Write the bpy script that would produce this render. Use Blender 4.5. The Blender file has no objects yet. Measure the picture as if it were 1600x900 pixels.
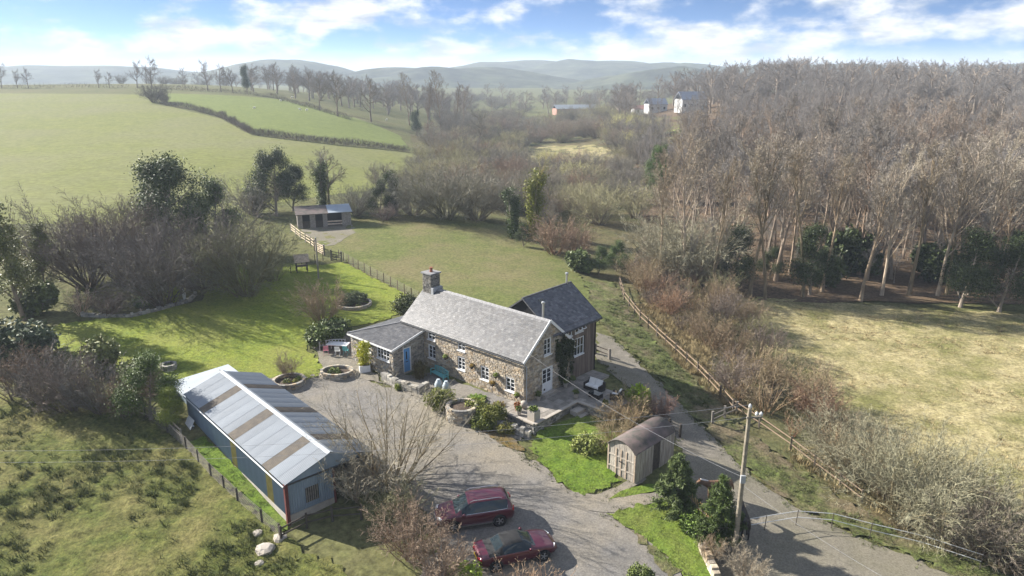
import bpy, bmesh, math, random
import numpy as np
from mathutils import Vector, Matrix
from mathutils.geometry import delaunay_2d_cdt
R = math.radians
scene = bpy.context.scene
C = scene.collection
# ---------------------------------------------------------------- camera, sky, sun, exposure
FPX = 1140.0                       # focal length in photo pixels (1600 wide)
CAM_Z = 25.5
PITCH = math.atan(340 / FPX)
cam_d = bpy.data.cameras.new('camera'); cam = bpy.data.objects.new('camera', cam_d); C.objects.link(cam)
cam_d.sensor_width = 36; cam_d.lens = 36 * FPX / 1600
cam_d.clip_start = 0.5; cam_d.clip_end = 12000
cam.location = (0, 0, CAM_Z); cam.rotation_euler = (math.pi / 2 - PITCH, 0, 0)
scene.camera = cam
SUN_AZ = math.atan2(-0.922, 0.385)   # compass angle (from +Y towards +X) of the sun
SUN_EL = R(29)
w = bpy.data.worlds.new('World'); scene.world = w; w.use_nodes = True
nt = w.node_tree; nt.nodes.clear()
def wn(t, **k):
    n = nt.nodes.new(t)
    for a, b in k.items(): setattr(n, a, b)
    return n
out = wn('ShaderNodeOutputWorld'); bg = wn('ShaderNodeBackground'); bg.inputs[1].default_value = 0.05
tc = wn('ShaderNodeTexCoord'); sep = wn('ShaderNodeSeparateXYZ')
nt.links.new(tc.outputs['Generated'], sep.inputs[0])
# sample the clear sky a little higher up, so the blue starts low over the hills as in the photograph
zm = wn('ShaderNodeMath', operation='MULTIPLY_ADD'); zm.inputs[1].default_value = 5.0; zm.inputs[2].default_value = 0.06
nt.links.new(sep.outputs[2], zm.inputs[0])
cmb = wn('ShaderNodeCombineXYZ'); nt.links.new(sep.outputs[0], cmb.inputs[0]); nt.links.new(sep.outputs[1], cmb.inputs[1]); nt.links.new(zm.outputs[0], cmb.inputs[2])
nrm = wn('ShaderNodeVectorMath', operation='NORMALIZE'); nt.links.new(cmb.outputs[0], nrm.inputs[0])
sky = wn('ShaderNodeTexSky', sky_type='NISHITA', sun_disc=False)
sky.sun_elevation = SUN_EL; sky.sun_rotation = SUN_AZ; sky.dust_density = 0.6; sky.air_density = 1.0; sky.ozone_density = 2.0
nt.links.new(nrm.outputs[0], sky.inputs[0])
# cumulus: noise on the sky direction, flattened towards the horizon
def cloud_noise(sx, sz, scale, det, off):
    v = wn('ShaderNodeCombineXYZ')
    for i, (src, k) in enumerate(((0, sx), (1, sx), (2, sz))):
        m = wn('ShaderNodeMath', operation='MULTIPLY_ADD'); m.inputs[1].default_value = k; m.inputs[2].default_value = off * (i + 1)
        nt.links.new(sep.outputs[src], m.inputs[0]); nt.links.new(m.outputs[0], v.inputs[i])
    n = wn('ShaderNodeTexNoise'); n.inputs['Scale'].default_value = scale; n.inputs['Detail'].default_value = det; n.inputs['Roughness'].default_value = 0.55
    nt.links.new(v.outputs[0], n.inputs['Vector']); return n
n1 = cloud_noise(1, 2.1, 10.5, 9, 3.1)
n2 = cloud_noise(1, 3.4, 3.2, 4, 7.7)
add = wn('ShaderNodeMath', operation='MULTIPLY_ADD'); add.inputs[1].default_value = 0.6
nt.links.new(n2.outputs[0], add.inputs[0]); nt.links.new(n1.outputs[0], add.inputs[2])
ramp = wn('ShaderNodeMapRange', interpolation_type='SMOOTHSTEP'); ramp.inputs[1].default_value = 0.74; ramp.inputs[2].default_value = 0.95
nt.links.new(add.outputs[0], ramp.inputs[0])
hz = wn('ShaderNodeMapRange', interpolation_type='SMOOTHSTEP'); hz.inputs[1].default_value = 0.028; hz.inputs[2].default_value = 0.0
nt.links.new(sep.outputs[2], hz.inputs[0])
mx = wn('ShaderNodeMath', operation='MAXIMUM'); nt.links.new(ramp.outputs[0], mx.inputs[0]); nt.links.new(hz.outputs[0], mx.inputs[1])
cm = wn('ShaderNodeMix', data_type='RGBA'); n5 = cloud_noise(1, 4.0, 16.0, 4, 1.3); cr = wn('ShaderNodeMix', data_type='RGBA'); cr.inputs['A'].default_value = (5.0, 5.5, 6.2, 1); cr.inputs['B'].default_value = (8.6, 8.7, 8.8, 1); nr5 = wn('ShaderNodeMapRange'); nr5.inputs[1].default_value = .35; nr5.inputs[2].default_value = .55; nt.links.new(n5.outputs[0], nr5.inputs[0]); nt.links.new(nr5.outputs[0], cr.inputs['Factor']); nt.links.new(cr.outputs['Result'], cm.inputs['B'])
nt.links.new(mx.outputs[0], cm.inputs['Factor']); tnt = wn('ShaderNodeVectorMath', operation='MULTIPLY'); tnt.inputs[1].default_value = (1.0, 1.25, 1.5); nt.links.new(sky.outputs[0], tnt.inputs[0]); nt.links.new(tnt.outputs[0], cm.inputs['A'])
nt.links.new(cm.outputs['Result'], bg.inputs[0]); nt.links.new(bg.outputs[0], out.inputs[0])
sd = bpy.data.lights.new('sun', 'SUN'); sd.energy = 5.0; sd.angle = R(0.6); sd.color = (1.0, 0.95, 0.87)
sun = bpy.data.objects.new('sun', sd); C.objects.link(sun)
sdir = Vector((math.sin(SUN_AZ) * math.cos(SUN_EL), math.cos(SUN_AZ) * math.cos(SUN_EL), math.sin(SUN_EL)))
sun.rotation_euler = (-sdir).to_track_quat('-Z', 'Y').to_euler(); sun.location = (-60, 30, 70)
scene.view_settings.view_transform = 'Standard'; scene.view_settings.look = 'None'
scene.view_settings.exposure = 1.42; scene.view_settings.gamma = 1.0
scene.cycles.use_denoising = True
scene.cycles.max_bounces = 6; scene.cycles.volume_bounces = 0
# ---------------------------------------------------------------- pixels to places
SN, CS = math.sin(PITCH), math.cos(PITCH)
def ray(px, py):
    u = (px - 800) / FPX; a = (py - 450) / FPX
    return np.array([u, CS - a * SN, -SN - a * CS])
def PZ(px, py, z):                 # the point of a pixel's ray at height z
    d = ray(px, py); t = (z - CAM_Z) / d[2]; return (d[0] * t, d[1] * t, z)
_ctl = [PZ(*q) for q in (
 (770,830,0),(450,820,0),(100,850,0),(600,890,-.2),(300,660,1.0),(0,620,1.5),(0,760,.6),(-300,800,.5),(-300,620,1.8),
 (819,640,1.75),(600,600,1.7),(930,575,2.0),(560,530,2.1),(300,520,2.4),(100,500,2.6),(650,470,2.4),(560,420,2.8),(700,400,2.7),
 (480,352,3.4),(700,335,3.4),(880,420,1.9),(980,470,1.2),(1000,700,.9),(1060,640,1.0),(1120,640,.7),(1120,760,.3),(1180,860,-.2),
 (1400,850,-.6),(1590,890,-.8),(1300,760,-.5),(1200,600,-.6),(1150,480,-.4),(1600,490,-.6),(1500,640,-1.0),(1900,700,-1),(1900,500,-.6),
 (840,675,1.2),(880,690,1.05),(760,655,1.4),(900,640,1.4),(680,600,1.8),(740,625,1.75),(1050,430,.2),(700,700,1.0),(620,1000,-.5),(1100,1000,-.5),
 (0,460,3.0),(-200,450,3.2))]
_ctl += [(-60,115,4.2),(-110,115,4.6),(-180,115,5),(-60,170,7),(-120,170,7.4),(-220,170,8),(-100,250,12),(-180,250,12.5),(-300,250,13),
 (-150,345,17),(-250,350,17.3),(-420,350,18),(-150,430,16.5),(-300,450,17),(-420,450,17),(-104,322,14.4),(-57,262,8.5),(-28,200,4.3),(-25,150,3.2),
 (-15,250,.5),(-15,330,0),(-40,400,2),(10,120,1.2),(20,170,0),(25,230,-1),(20,320,-1.5),(0,450,-1),(60,450,2),
 (45,100,.5),(90,100,.5),(45,140,2.4),(100,140,3.2),(60,210,6),(130,210,8),(80,300,10.5),(170,300,12),(120,400,13),(220,400,14),(200,150,4),(200,80,0),
 (0,600,-2),(-150,600,8),(200,600,8),(-400,600,10),(420,600,10),(420,300,10),(420,60,0),(-420,60,4),(-420,150,8)]
_P = np.array(_ctl, float); _S = 100.0
def _U(r2): return np.where(r2 > 1e-12, r2 * np.log(r2 + 1e-12), 0.0)
def _fit():
    X = _P[:, :2] / _S; n = len(X)
    d2 = ((X[:, None] - X[None]) ** 2).sum(-1)
    K = _U(d2) + np.eye(n) * 2e-3; Q = np.c_[np.ones(n), X]
    M = np.block([[K, Q], [Q.T, np.zeros((3, 3))]])
    return X, np.linalg.solve(M, np.r_[_P[:, 2], 0, 0, 0])
_X, _W = _fit()
def H(x, y):
    x = np.atleast_1d(np.asarray(x, float)); y = np.atleast_1d(np.asarray(y, float))
    xc = np.clip(x, -430, 430); yc = np.clip(y, -20, 620)
    q = np.stack([xc, yc], -1) / _S
    o = np.empty(len(q))
    for i in range(0, len(q), 20000):
        qq = q[i:i + 20000]
        o[i:i + 20000] = _U(((qq[:, None] - _X[None]) ** 2).sum(-1)) @ _W[:-3] + _W[-3] + qq @ _W[-2:]
    far = np.maximum(np.maximum(np.abs(x) - 430, y - 620), 0)
    k = np.exp(-far / 250.0)
    return o * k + (1 - k) * 2.0
def h(x, y): return float(H(x, y)[0])
_T = np.concatenate([np.linspace(20, 200, 500), np.linspace(200.5, 900, 900)])
def at(px, py):                    # where a pixel's ray first meets the ground
    d = ray(px, py); p = d[None] * _T[:, None]; p[:, 2] += CAM_Z
    g = p[:, 2] - H(p[:, 0], p[:, 1])
    i = np.argmax(g < 0)
    if g[i] >= 0: i = len(_T) - 1; return (p[i, 0], p[i, 1], h(p[i, 0], p[i, 1]))
    if i == 0: t = _T[0]
    else: t = _T[i - 1] + (_T[i] - _T[i - 1]) * g[i - 1] / (g[i - 1] - g[i])
    x, y = d[0] * t, d[1] * t
    return (x, y, h(x, y))
# ---------------------------------------------------------------- materials
def mat(name, col, rough=0.8, var=0.25, scale=3.0, bump=0.0, bscale=20.0, metal=0.0, col2=None, detail=6, attr=None, tint=False, spec=0.3, coat=0.0, stretch=None, col3=None, speck=None):
    m = bpy.data.materials.new(name); m.use_nodes = True; t = m.node_tree; N = t.nodes; L = t.links
    b = N['Principled BSDF']; b.inputs['Roughness'].default_value = rough; b.inputs['Metallic'].default_value = metal
    b.inputs['Specular IOR Level'].default_value = spec; b.inputs['Coat Weight'].default_value = coat; b.inputs['Coat Roughness'].default_value = 0.05
    g = N.new('ShaderNodeTexCoord'); vec = g.outputs['Object']
    if stretch:
        mp = N.new('ShaderNodeMapping'); mp.inputs['Scale'].default_value = stretch; L.new(vec, mp.inputs[0]); vec = mp.outputs[0]
    n = N.new('ShaderNodeTexNoise'); n.inputs['Scale'].default_value = scale; n.inputs['Detail'].default_value = detail; n.inputs['Roughness'].default_value = 0.65
    L.new(vec, n.inputs['Vector'])
    c2 = col2 or tuple(c * (1 - var) for c in col); c1 = col if col2 else tuple(min(1, c * (1 + var)) for c in col)
    rp = N.new('ShaderNodeValToRGB'); rp.color_ramp.elements[0].position = 0.33; rp.color_ramp.elements[1].position = 0.67
    rp.color_ramp.elements[0].color = (*c2, 1); rp.color_ramp.elements[1].color = (*c1, 1)
    L.new(n.outputs[0], rp.inputs[0]); src = rp.outputs[0]
    if col3:                       # a second, broader patchiness
        n3 = N.new('ShaderNodeTexNoise'); n3.inputs['Scale'].default_value = scale * 0.13; n3.inputs['Detail'].default_value = 5; n3.inputs['Roughness'].default_value = 0.6
        L.new(vec, n3.inputs['Vector'])
        r3 = N.new('ShaderNodeMapRange'); r3.inputs[1].default_value = 0.42; r3.inputs[2].default_value = 0.66; L.new(n3.outputs[0], r3.inputs[0])
        m3 = N.new('ShaderNodeMix'); m3.data_type = 'RGBA'; m3.inputs['B'].default_value = (*col3, 1); L.new(r3.outputs[0], m3.inputs['Factor']); L.new(src, m3.inputs['A']); src = m3.outputs['Result']
    def mul(a, o):
        k = N.new('ShaderNodeMix'); k.data_type = 'RGBA'; k.blend_type = 'MULTIPLY'; k.inputs['Factor'].default_value = 1
        L.new(a, k.inputs['A']); L.new(o, k.inputs['B']); return k.outputs['Result']
    if attr:
        a = N.new('ShaderNodeAttribute'); a.attribute_name = attr; src = mul(src, a.outputs['Color'])
    if tint:
        a = N.new('ShaderNodeObjectInfo'); src = mul(src, a.outputs['Color'])
    if speck:                      # fine grain of stones, blades and leaves
        n4 = N.new('ShaderNodeTexNoise'); n4.inputs['Scale'].default_value = speck[0]; n4.inputs['Detail'].default_value = 3; n4.inputs['Roughness'].default_value = 0.7; L.new(vec, n4.inputs['Vector'])
        r4 = N.new('ShaderNodeMapRange'); r4.inputs[1].default_value = 0.3; r4.inputs[2].default_value = 0.7; r4.inputs[3].default_value = 1 - speck[1]; r4.inputs[4].default_value = 1 + speck[1]; L.new(n4.outputs[0], r4.inputs[0])
        src = mul(src, r4.outputs[0])
    L.new(src, b.inputs['Base Color'])
    if bump:
        nb = N.new('ShaderNodeTexNoise'); nb.inputs['Scale'].default_value = bscale; nb.inputs['Detail'].default_value = 5; L.new(vec, nb.inputs['Vector'])
        bp = N.new('ShaderNodeBump'); bp.inputs['Strength'].default_value = min(1, bump); bp.inputs['Distance'].default_value = 0.05 if bump <= 1 else 0.05 * bump
        L.new(nb.outputs[0], bp.inputs['Height']); L.new(bp.outputs[0], b.inputs['Normal'])
    return m
M = {}
def mk(k, *a, **kw): M[k] = mat(k, *a, **kw)
mk('grass_base', (.115,.125,.045), .95, col2=(.085,.085,.035), scale=.6, bump=1, bscale=3, col3=(.13,.12,.055), spec=.1, speck=(2.2,.45))
mk('hill_grass', (.18,.188,.056), .95, col2=(.142,.155,.046), scale=.25, bump=.6, bscale=2, col3=(.17,.17,.075), spec=.1, speck=(.9,.22))
mk('hill_grass_green', (.155,.182,.05), .95, col2=(.128,.155,.043), scale=.25, bump=.6, bscale=2, spec=.1, speck=(.9,.2))
mk('lawn', (.20,.23,.03), .9, col2=(.115,.155,.024), scale=1.6, bump=1, bscale=9, col3=(.19,.20,.045), spec=.12, speck=(5,.38))
mk('lawn_green', (.125,.185,.022), .9, col2=(.075,.125,.018), scale=1.8, bump=1, bscale=9, col3=(.13,.15,.035), spec=.12, speck=(6,.42))
mk('paddock', (.14,.152,.05), .95, col2=(.098,.115,.035), scale=.9, bump=1, bscale=6, col3=(.165,.145,.07), spec=.1, speck=(3.2,.35))
mk('rough_grass', (.125,.13,.035), .95, col2=(.065,.082,.02), scale=2.2, bump=1, bscale=10, col3=(.15,.135,.05), spec=.1, speck=(4.5,.5))
mk('verge', (.115,.145,.04), .95, col2=(.075,.075,.035), scale=2.4, bump=1, bscale=9, col3=(.15,.12,.075), spec=.1, speck=(5,.5))
mk('pale_grass', (.38,.325,.18), .95, col2=(.24,.205,.095), scale=1.7, bump=1, bscale=7, col3=(.155,.15,.055), spec=.1, speck=(4,.42))
mk('litter', (.15,.105,.07), .95, col2=(.08,.058,.04), scale=1.2, bump=1, bscale=6, col3=(.12,.085,.05), spec=.1, speck=(3,.5))
mk('scrub_floor', (.14,.11,.06), .95, col2=(.085,.075,.035), scale=.7, bump=1, bscale=5, col3=(.11,.12,.05), spec=.1, speck=(3,.45))
mk('gravel', (.215,.20,.182), .9, col2=(.145,.137,.125), scale=1.1, bump=.6, bscale=40, col3=(.26,.225,.17), spec=.2, detail=10, speck=(9,.3))
mk('track', (.25,.222,.18), .92, col2=(.165,.15,.122), scale=1.0, bump=.4, bscale=36, col3=(.17,.155,.11), spec=.15, detail=10, speck=(9,.3))
mk('moss', (.17,.115,.03), .95, col2=(.15,.125,.09), scale=3, bump=1, bscale=14, spec=.1, speck=(7,.4))
mk('paving', (.27,.25,.225), .85, var=.25, scale=2, bump=.5, bscale=16, attr='Col')
mk('stone', (.88,.85,.80), .9, var=.22, scale=5, bump=.8, bscale=18, attr='Col', spec=.2)
mk('mortar', (.44,.39,.32), .95, var=.2, scale=6, bump=.7, bscale=24, spec=.1)
mk('slate', (.95,.95,.95), .42, var=.2, scale=7, bump=.25, bscale=30, attr='Col', spec=.5)
mk('slate_bed', (.12,.12,.125), .8)
mk('ridge_tile', (.24,.235,.235), .7, var=.25, scale=4)
mk('white_paint', (.74,.74,.73), .45, var=.05, scale=4)
mk('grey_paint', (.36,.37,.38), .5, var=.1)
mk('glass', (.02,.024,.03), .06, var=.3, scale=1.2, spec=.8)
mk('blue_paint', (.13,.33,.62), .45, var=.06, scale=4)
mk('teal_paint', (.12,.36,.38), .5, var=.12, scale=5)
mk('black', (.012,.012,.013), .5, var=.2)
mk('dark_metal', (.05,.052,.055), .45, var=.2)
mk('steel', (.55,.55,.54), .35, var=.1, metal=.8)
mk('timber_clad', (.17,.135,.11), .85, var=.3, scale=3, attr='Col', bump=.4, bscale=20, stretch=(1,1,.12))
mk('wood_pale', (.42,.33,.25), .85, var=.25, scale=5, bump=.3, bscale=25, tint=True)
mk('wood_grey', (.20,.18,.155), .9, var=.3, scale=5, bump=.4, bscale=25, tint=True)
mk('wood_dark', (.075,.062,.05), .9, var=.3, scale=5, bump=.4, bscale=25, tint=True)
mk('van_wood', (.50,.45,.38), .9, col2=(.22,.19,.16), scale=3, bump=.5, bscale=20, stretch=(2,2,.25))
mk('van_roof', (.17,.125,.115), .7, col2=(.06,.062,.05), scale=1.4, bump=.4, bscale=14)
mk('sheet_roof', (.245,.27,.295), .65, var=.10, scale=.9, metal=.0, spec=.5, tint=True, stretch=(1,.3,1))
mk('sheet_blue', (.19,.24,.29), .5, var=.14, scale=1.1, spec=.4, stretch=(1,1,.25))
mk('rooflight', (.17,.14,.105), .75, col2=(.09,.08,.07), scale=2.0)
mk('yellow_sheet', (.36,.30,.11), .7, var=.2, scale=2)
mk('concrete', (.40,.365,.32), .92, var=.2, scale=1.6, bump=.4, bscale=14, col3=(.30,.25,.19))
mk('red_oxide', (.13,.035,.03), .7, var=.2)
mk('terracotta', (.26,.10,.06), .8, var=.2)
mk('car_paint', (.085,.004,.017), .32, var=.08, scale=1, metal=.35, spec=.6, coat=1.0)
mk('car_glass', (.02,.03,.034), .05, var=.2, spec=.5)
mk('soft_top', (.02,.02,.021), .85, var=.25, scale=4, bump=.3, bscale=40)
mk('rubber', (.015,.015,.016), .8)
mk('alloy', (.50,.51,.52), .3, var=.1, metal=.85)
mk('chrome', (.72,.72,.72), .18, var=.05, metal=1.0)
mk('lamp_red', (.35,.012,.012), .2, coat=.5)
mk('lamp_clear', (.75,.76,.78), .1, coat=.5)
mk('plate_yellow', (.72,.50,.03), .5, var=.05)
mk('bark', (.27,.225,.18), .95, var=.35, scale=3, bump=.8, bscale=14, tint=True, stretch=(1,1,.3), spec=.1)
mk('twig', (.285,.268,.232), .9, var=.25, scale=.8, tint=True, spec=.15)
mk('far_twig', (.275,.255,.235), .9, var=.35, scale=.06, spec=.1)
mk('far_olive', (.36,.335,.20), .9, var=.3, scale=.08, spec=.1)
mk('far_bark', (.27,.225,.18), .95, var=.3, scale=.2, spec=.1)
mk('far_scrub', (.265,.24,.19), .9, var=.35, scale=.08, spec=.1)
mk('leaf', (.085,.10,.032), .55, var=.45, scale=1.3, tint=True, spec=.35)
mk('needle', (.065,.08,.03), .6, var=.4, scale=2, tint=True, spec=.3)
mk('dry_blade', (.30,.24,.13), .9, var=.35, scale=2, tint=True, spec=.1)
mk('rush', (.10,.115,.04), .8, var=.4, scale=2, spec=.2)
mk('soil', (.085,.062,.045), .95, var=.35, scale=6, bump=1, bscale=20)
mk('fabric_white', (.78,.77,.74), .9, var=.05)
mk('rattan', (.022,.018,.016), .7, var=.3, scale=14)
mk('pink_paint', (.55,.20,.26), .5, var=.06)
mk('ceramic', (.36,.41,.44), .5, var=.15, scale=6)
mk('wire', (.25,.25,.26), .5)
mk('wool', (.75,.72,.65), .95, var=.12)
mk('horse_brown', (.15,.085,.05), .65, var=.2, scale=2)
mk('horse_dark', (.022,.017,.014), .55, var=.3, scale=2)
mk('horse_white', (.75,.70,.66), .7, var=.08)
mk('tape', (.82,.82,.8), .6, var=.04)
mk('far_white', (.55,.55,.54), .7, var=.1)
mk('far_roof', (.25,.27,.32), .7, var=.2)
mk('far_brick', (.36,.2,.16), .8, var=.2)
mk('hill_far', (.09,.10,.06), .95, col2=(.04,.043,.045), scale=.02, bump=0, col3=(.10,.105,.07), spec=.05, speck=(.03,.4))
# ---------------------------------------------------------------- mesh helpers
class MB:
    def __init__(s): s.v = []; s.f = []; s.c = []; s.col = None
    def add(s, vs, fs):
        o = len(s.v); s.v += [tuple(p) for p in vs]; s.f += [tuple(i + o for i in f) for f in fs]
        if s.col is not None: s.c += [s.col] * len(fs)
        return s
    def box(s, x0, x1, y0, y1, z0, z1):
        return s.add([(x0,y0,z0),(x1,y0,z0),(x1,y1,z0),(x0,y1,z0),(x0,y0,z1),(x1,y0,z1),(x1,y1,z1),(x0,y1,z1)],
                     [(0,3,2,1),(4,5,6,7),(0,1,5,4),(1,2,6,5),(2,3,7,6),(3,0,4,7)])
    def bar(s, p, q, w, d=None, up=(0,0,1)):     # a squared bar from p to q
        p, q = Vector(p), Vector(q); d = d or w; a = (q - p).normalized(); u = Vector(up)
        if abs(a.dot(u)) > .98: u = Vector((0,1,0))
        sd_ = a.cross(u).normalized() * (w / 2); n = sd_.cross(a).normalized() * (d / 2)
        vs = [p - sd_ - n, p + sd_ - n, p + sd_ + n, p - sd_ + n, q - sd_ - n, q + sd_ - n, q + sd_ + n, q - sd_ + n]
        return s.add(vs, [(0,3,2,1),(4,5,6,7),(0,1,5,4),(1,2,6,5),(2,3,7,6),(3,0,4,7)])
    def tube(s, pts, rad, n=6, cap=True):
        pts = [Vector(p) for p in pts]; k = len(pts); vs = []; fs = []
        if not isinstance(rad, (list, tuple)): rad = [rad] * k
        ref = Vector((.31,.87,.12))
        for i, p in enumerate(pts):
            t = (pts[min(i + 1, k - 1)] - pts[max(i - 1, 0)]).normalized()
            a = t.cross(ref).normalized(); b = t.cross(a)
            for j in range(n):
                g = 2 * math.pi * j / n
                vs.append(p + (a * math.cos(g) + b * math.sin(g)) * rad[i])
        for i in range(k - 1):
            for j in range(n):
                fs.append((i*n+j, i*n+(j+1)%n, (i+1)*n+(j+1)%n, (i+1)*n+j))
        if cap: fs += [tuple(range(n))[::-1], tuple((k-1)*n + j for j in range(n))]
        return s.add(vs, fs)
    def lathe(s, prof, n=16, c=(0,0,0), jit=0, rnd=None):
        vs = []; fs = []
        for r, z in prof:
            for j in range(n):
                g = 2*math.pi*j/n; q = 1 + (rnd.uniform(-jit, jit) if rnd else 0)
                vs.append((c[0] + r*q*math.cos(g), c[1] + r*q*math.sin(g), c[2] + z))
        for i in range(len(prof)-1):
            for j in range(n): fs.append((i*n+j, i*n+(j+1)%n, (i+1)*n+(j+1)%n, (i+1)*n+j))
        fs += [tuple(range(n))[::-1], tuple((len(prof)-1)*n + j for j in range(n))]
        return s.add(vs, fs)
    def poly(s, pts): return s.add(pts, [tuple(range(len(pts)))])
    def slab(s, pts, t):                          # a planar polygon given thickness along its normal (downwards)
        p = [Vector(q) for q in pts]; n = (p[1]-p[0]).cross(p[2]-p[0]).normalized() * t; k = len(p)
        return s.add(p + [q - n for q in p], [tuple(range(k)), tuple(range(2*k-1, k-1, -1))] + [(i, i+k, (i+1)%k+k, (i+1)%k) for i in range(k)])
    def mesh(s, name):
        me = bpy.data.meshes.new(name); me.from_pydata(s.v, [], s.f); me.update()
        if s.c:
            ca = me.color_attributes.new('Col', 'FLOAT_COLOR', 'CORNER')
            arr = np.ones((len(me.loops), 4), np.float32)
            cnt = np.array([len(f) for f in s.f]); arr[:, :3] = np.repeat(np.array(s.c, np.float32), cnt, axis=0)
            ca.data.foreach_set('color', arr.ravel())
        return me
def link(o, parent=None):
    C.objects.link(o)
    if parent: o.parent = parent
    return o
def ob(name, mb, m, parent=None, loc=None, rot=None, smooth=False):
    me = mb.mesh(name) if isinstance(mb, MB) else mb
    o = bpy.data.objects.new(name, me)
    if m is not None and not me.materials: me.materials.append(M[m] if isinstance(m, str) else m)
    if smooth: me.polygons.foreach_set('use_smooth', [True] * len(me.polygons))
    if loc is not None: o.location = loc
    if rot is not None: o.rotation_euler = rot if isinstance(rot, (tuple, list)) else (0, 0, rot)
    return link(o, parent)
def tag(o, label=None, cat=None, group=None, kind=None):
    if label: o['label'] = label
    if cat: o['category'] = cat
    if group: o['group'] = group
    if kind: o['kind'] = kind
    return o
def empty(name, loc=(0,0,0), rz=0):
    o = bpy.data.objects.new(name, None); o.empty_display_size = .3; o.location = loc; o.rotation_euler = (0,0,rz); return link(o)
def thing(name, label, cat, loc=(0,0,0), rz=0, group=None): return tag(empty(name, loc, rz), label, cat, group)
_ub = {}
def beam(name, p, q, w, d, m, parent, tint=None):  # a box piece between two points; alike pieces share their mesh
    if m not in _ub:
        me = MB().box(-.5,.5,-.5,.5,-.5,.5).mesh(name); me.materials.append(M[m]); _ub[m] = me
    p, q = Vector(p), Vector(q); o = bpy.data.objects.new(name, _ub[m])
    o.location = (p + q) / 2; o.rotation_mode = 'QUATERNION'; o.rotation_quaternion = (q - p).to_track_quat('X', 'Z')
    o.scale = ((q - p).length, w, d)
    if tint: o.color = (*tint, 1)
    return link(o, parent)
def noise2(x, y, s, seed=0):                       # cheap smooth value noise on arrays
    x = np.asarray(x) / s; y = np.asarray(y) / s
    xi = np.floor(x).astype(np.int64); yi = np.floor(y).astype(np.int64); fx = x - xi; fy = y - yi
    def hs(a, b):
        q = (a * 374761393 + b * 668265263 + seed * 974634777) & 0x7fffffff
        q = ((q ^ (q >> 13)) * 1274126177) & 0x7fffffff
        return ((q ^ (q >> 16)) & 0xffff) / 65535.0
    fx = fx*fx*(3-2*fx); fy = fy*fy*(3-2*fy)
    a = hs(xi, yi)*(1-fx) + hs(xi+1, yi)*fx; b = hs(xi, yi+1)*(1-fx) + hs(xi+1, yi+1)*fx
    return a*(1-fy) + b*fy
# ---------------------------------------------------------------- ground
def spaced(lo, hi, fine, outer):
    a = list(np.arange(lo, hi + .01, fine)); q = fine; b = []; x = hi
    while x < outer: q *= 1.25; x += q; b.append(x)
    q = fine; x = lo; c = []
    while x > -outer: q *= 1.25; x -= q; c.append(x)
    return np.array(c[::-1] + a + b)
def make_ground():
    xs = spaced(-90, 110, 1.6, 4000); ys = spaced(22, 200, 1.6, 4000); ys = ys[ys > -300]
    X, Y = np.meshgrid(xs, ys); Z = H(X.ravel(), Y.ravel())
    nx, ny = len(xs), len(ys)
    i = np.arange(nx*ny).reshape(ny, nx)
    F = np.stack([i[:-1,:-1], i[:-1,1:], i[1:,1:], i[1:,:-1]], -1).reshape(-1, 4)
    me = bpy.data.meshes.new('ground'); me.from_pydata(np.stack([X.ravel(), Y.ravel(), Z], -1).tolist(), [], F.tolist())
    o = ob('ground', me, 'grass_base', smooth=True); tag(o, kind='structure')
make_ground()
def inside(poly, x, y):
    r = np.zeros(len(x), bool); n = len(poly)
    for i in range(n):
        x0, y0 = poly[i]; x1, y1 = poly[(i+1) % n]
        if y0 == y1: continue
        c = ((y0 > y) != (y1 > y)) & (x < (x1-x0)*(y-y0)/(y1-y0) + x0); r ^= c
    return r
def smooth_outline(poly, step, rag, seed):
    rnd = random.Random(seed); o = []
    for i in range(len(poly)):
        a, b = Vector(poly[i]), Vector(poly[(i+1) % len(poly)]); n = max(1, int((b-a).length / step))
        for k in range(n):
            p = a.lerp(b, k / n); o.append((p.x + rnd.uniform(-rag, rag), p.y + rnd.uniform(-rag, rag)))
    return o
def sheet(name, pix, m, off, step=.6, lump=0.0, lsc=.7, rag=.12, world=False, seed=1, kind='structure'):
    poly = [tuple(p[:2]) for p in (pix if world else [at(*q) for q in pix])]
    out = smooth_outline(poly, step * 1.3, rag, seed); rnd = random.Random(seed)
    P = np.array(out); x0, y0 = P.min(0); x1, y1 = P.max(0)
    gx, gy = np.meshgrid(np.arange(x0, x1, step), np.arange(y0, y1, step)); gx = gx.ravel(); gy = gy.ravel()
    rs = np.random.RandomState(seed); gx = gx + rs.uniform(-.3, .3, len(gx)) * step; gy = gy + rs.uniform(-.3, .3, len(gy)) * step
    k = inside(out, gx, gy); gx, gy = gx[k], gy[k]
    pts = [Vector(p) for p in out] + [Vector(p) for p in zip(gx.tolist(), gy.tolist())]
    ne = len(out); edges = [(i, (i+1) % ne) for i in range(ne)]
    vs, _, fs, _, _, _ = delaunay_2d_cdt(pts, edges, [], 1, 1e-4)
    V = np.array([(v.x, v.y) for v in vs]); Z = H(V[:,0], V[:,1]) + off
    if lump:
        n = noise2(V[:,0], V[:,1], lsc, seed) * .6 + noise2(V[:,0], V[:,1], lsc*.45, seed+5) * .4
        Z = Z + lump * np.clip(n - .3, 0, 1)
    me = bpy.data.meshes.new(name); me.from_pydata(np.c_[V, Z].tolist(), [], [tuple(f) for f in fs])
    o = ob(name, me, m, smooth=True)
    return tag(o, kind=kind)
sheet('hill_field', [(-250,352),(0,350),(150,350),(330,330),(430,318),(560,300),(660,296),(684,270),(645,240),(520,226),(395,212),(345,186),(262,166),(215,148),(0,146),(-250,146)], 'hill_grass', .05, 4, rag=.3)
sheet('sheep_field', [(262,160),(345,180),(395,206),(520,220),(640,233),(625,212),(560,186),(440,156),(350,149),(262,146)], 'hill_grass_green', .05, 4, rag=.3)
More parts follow.
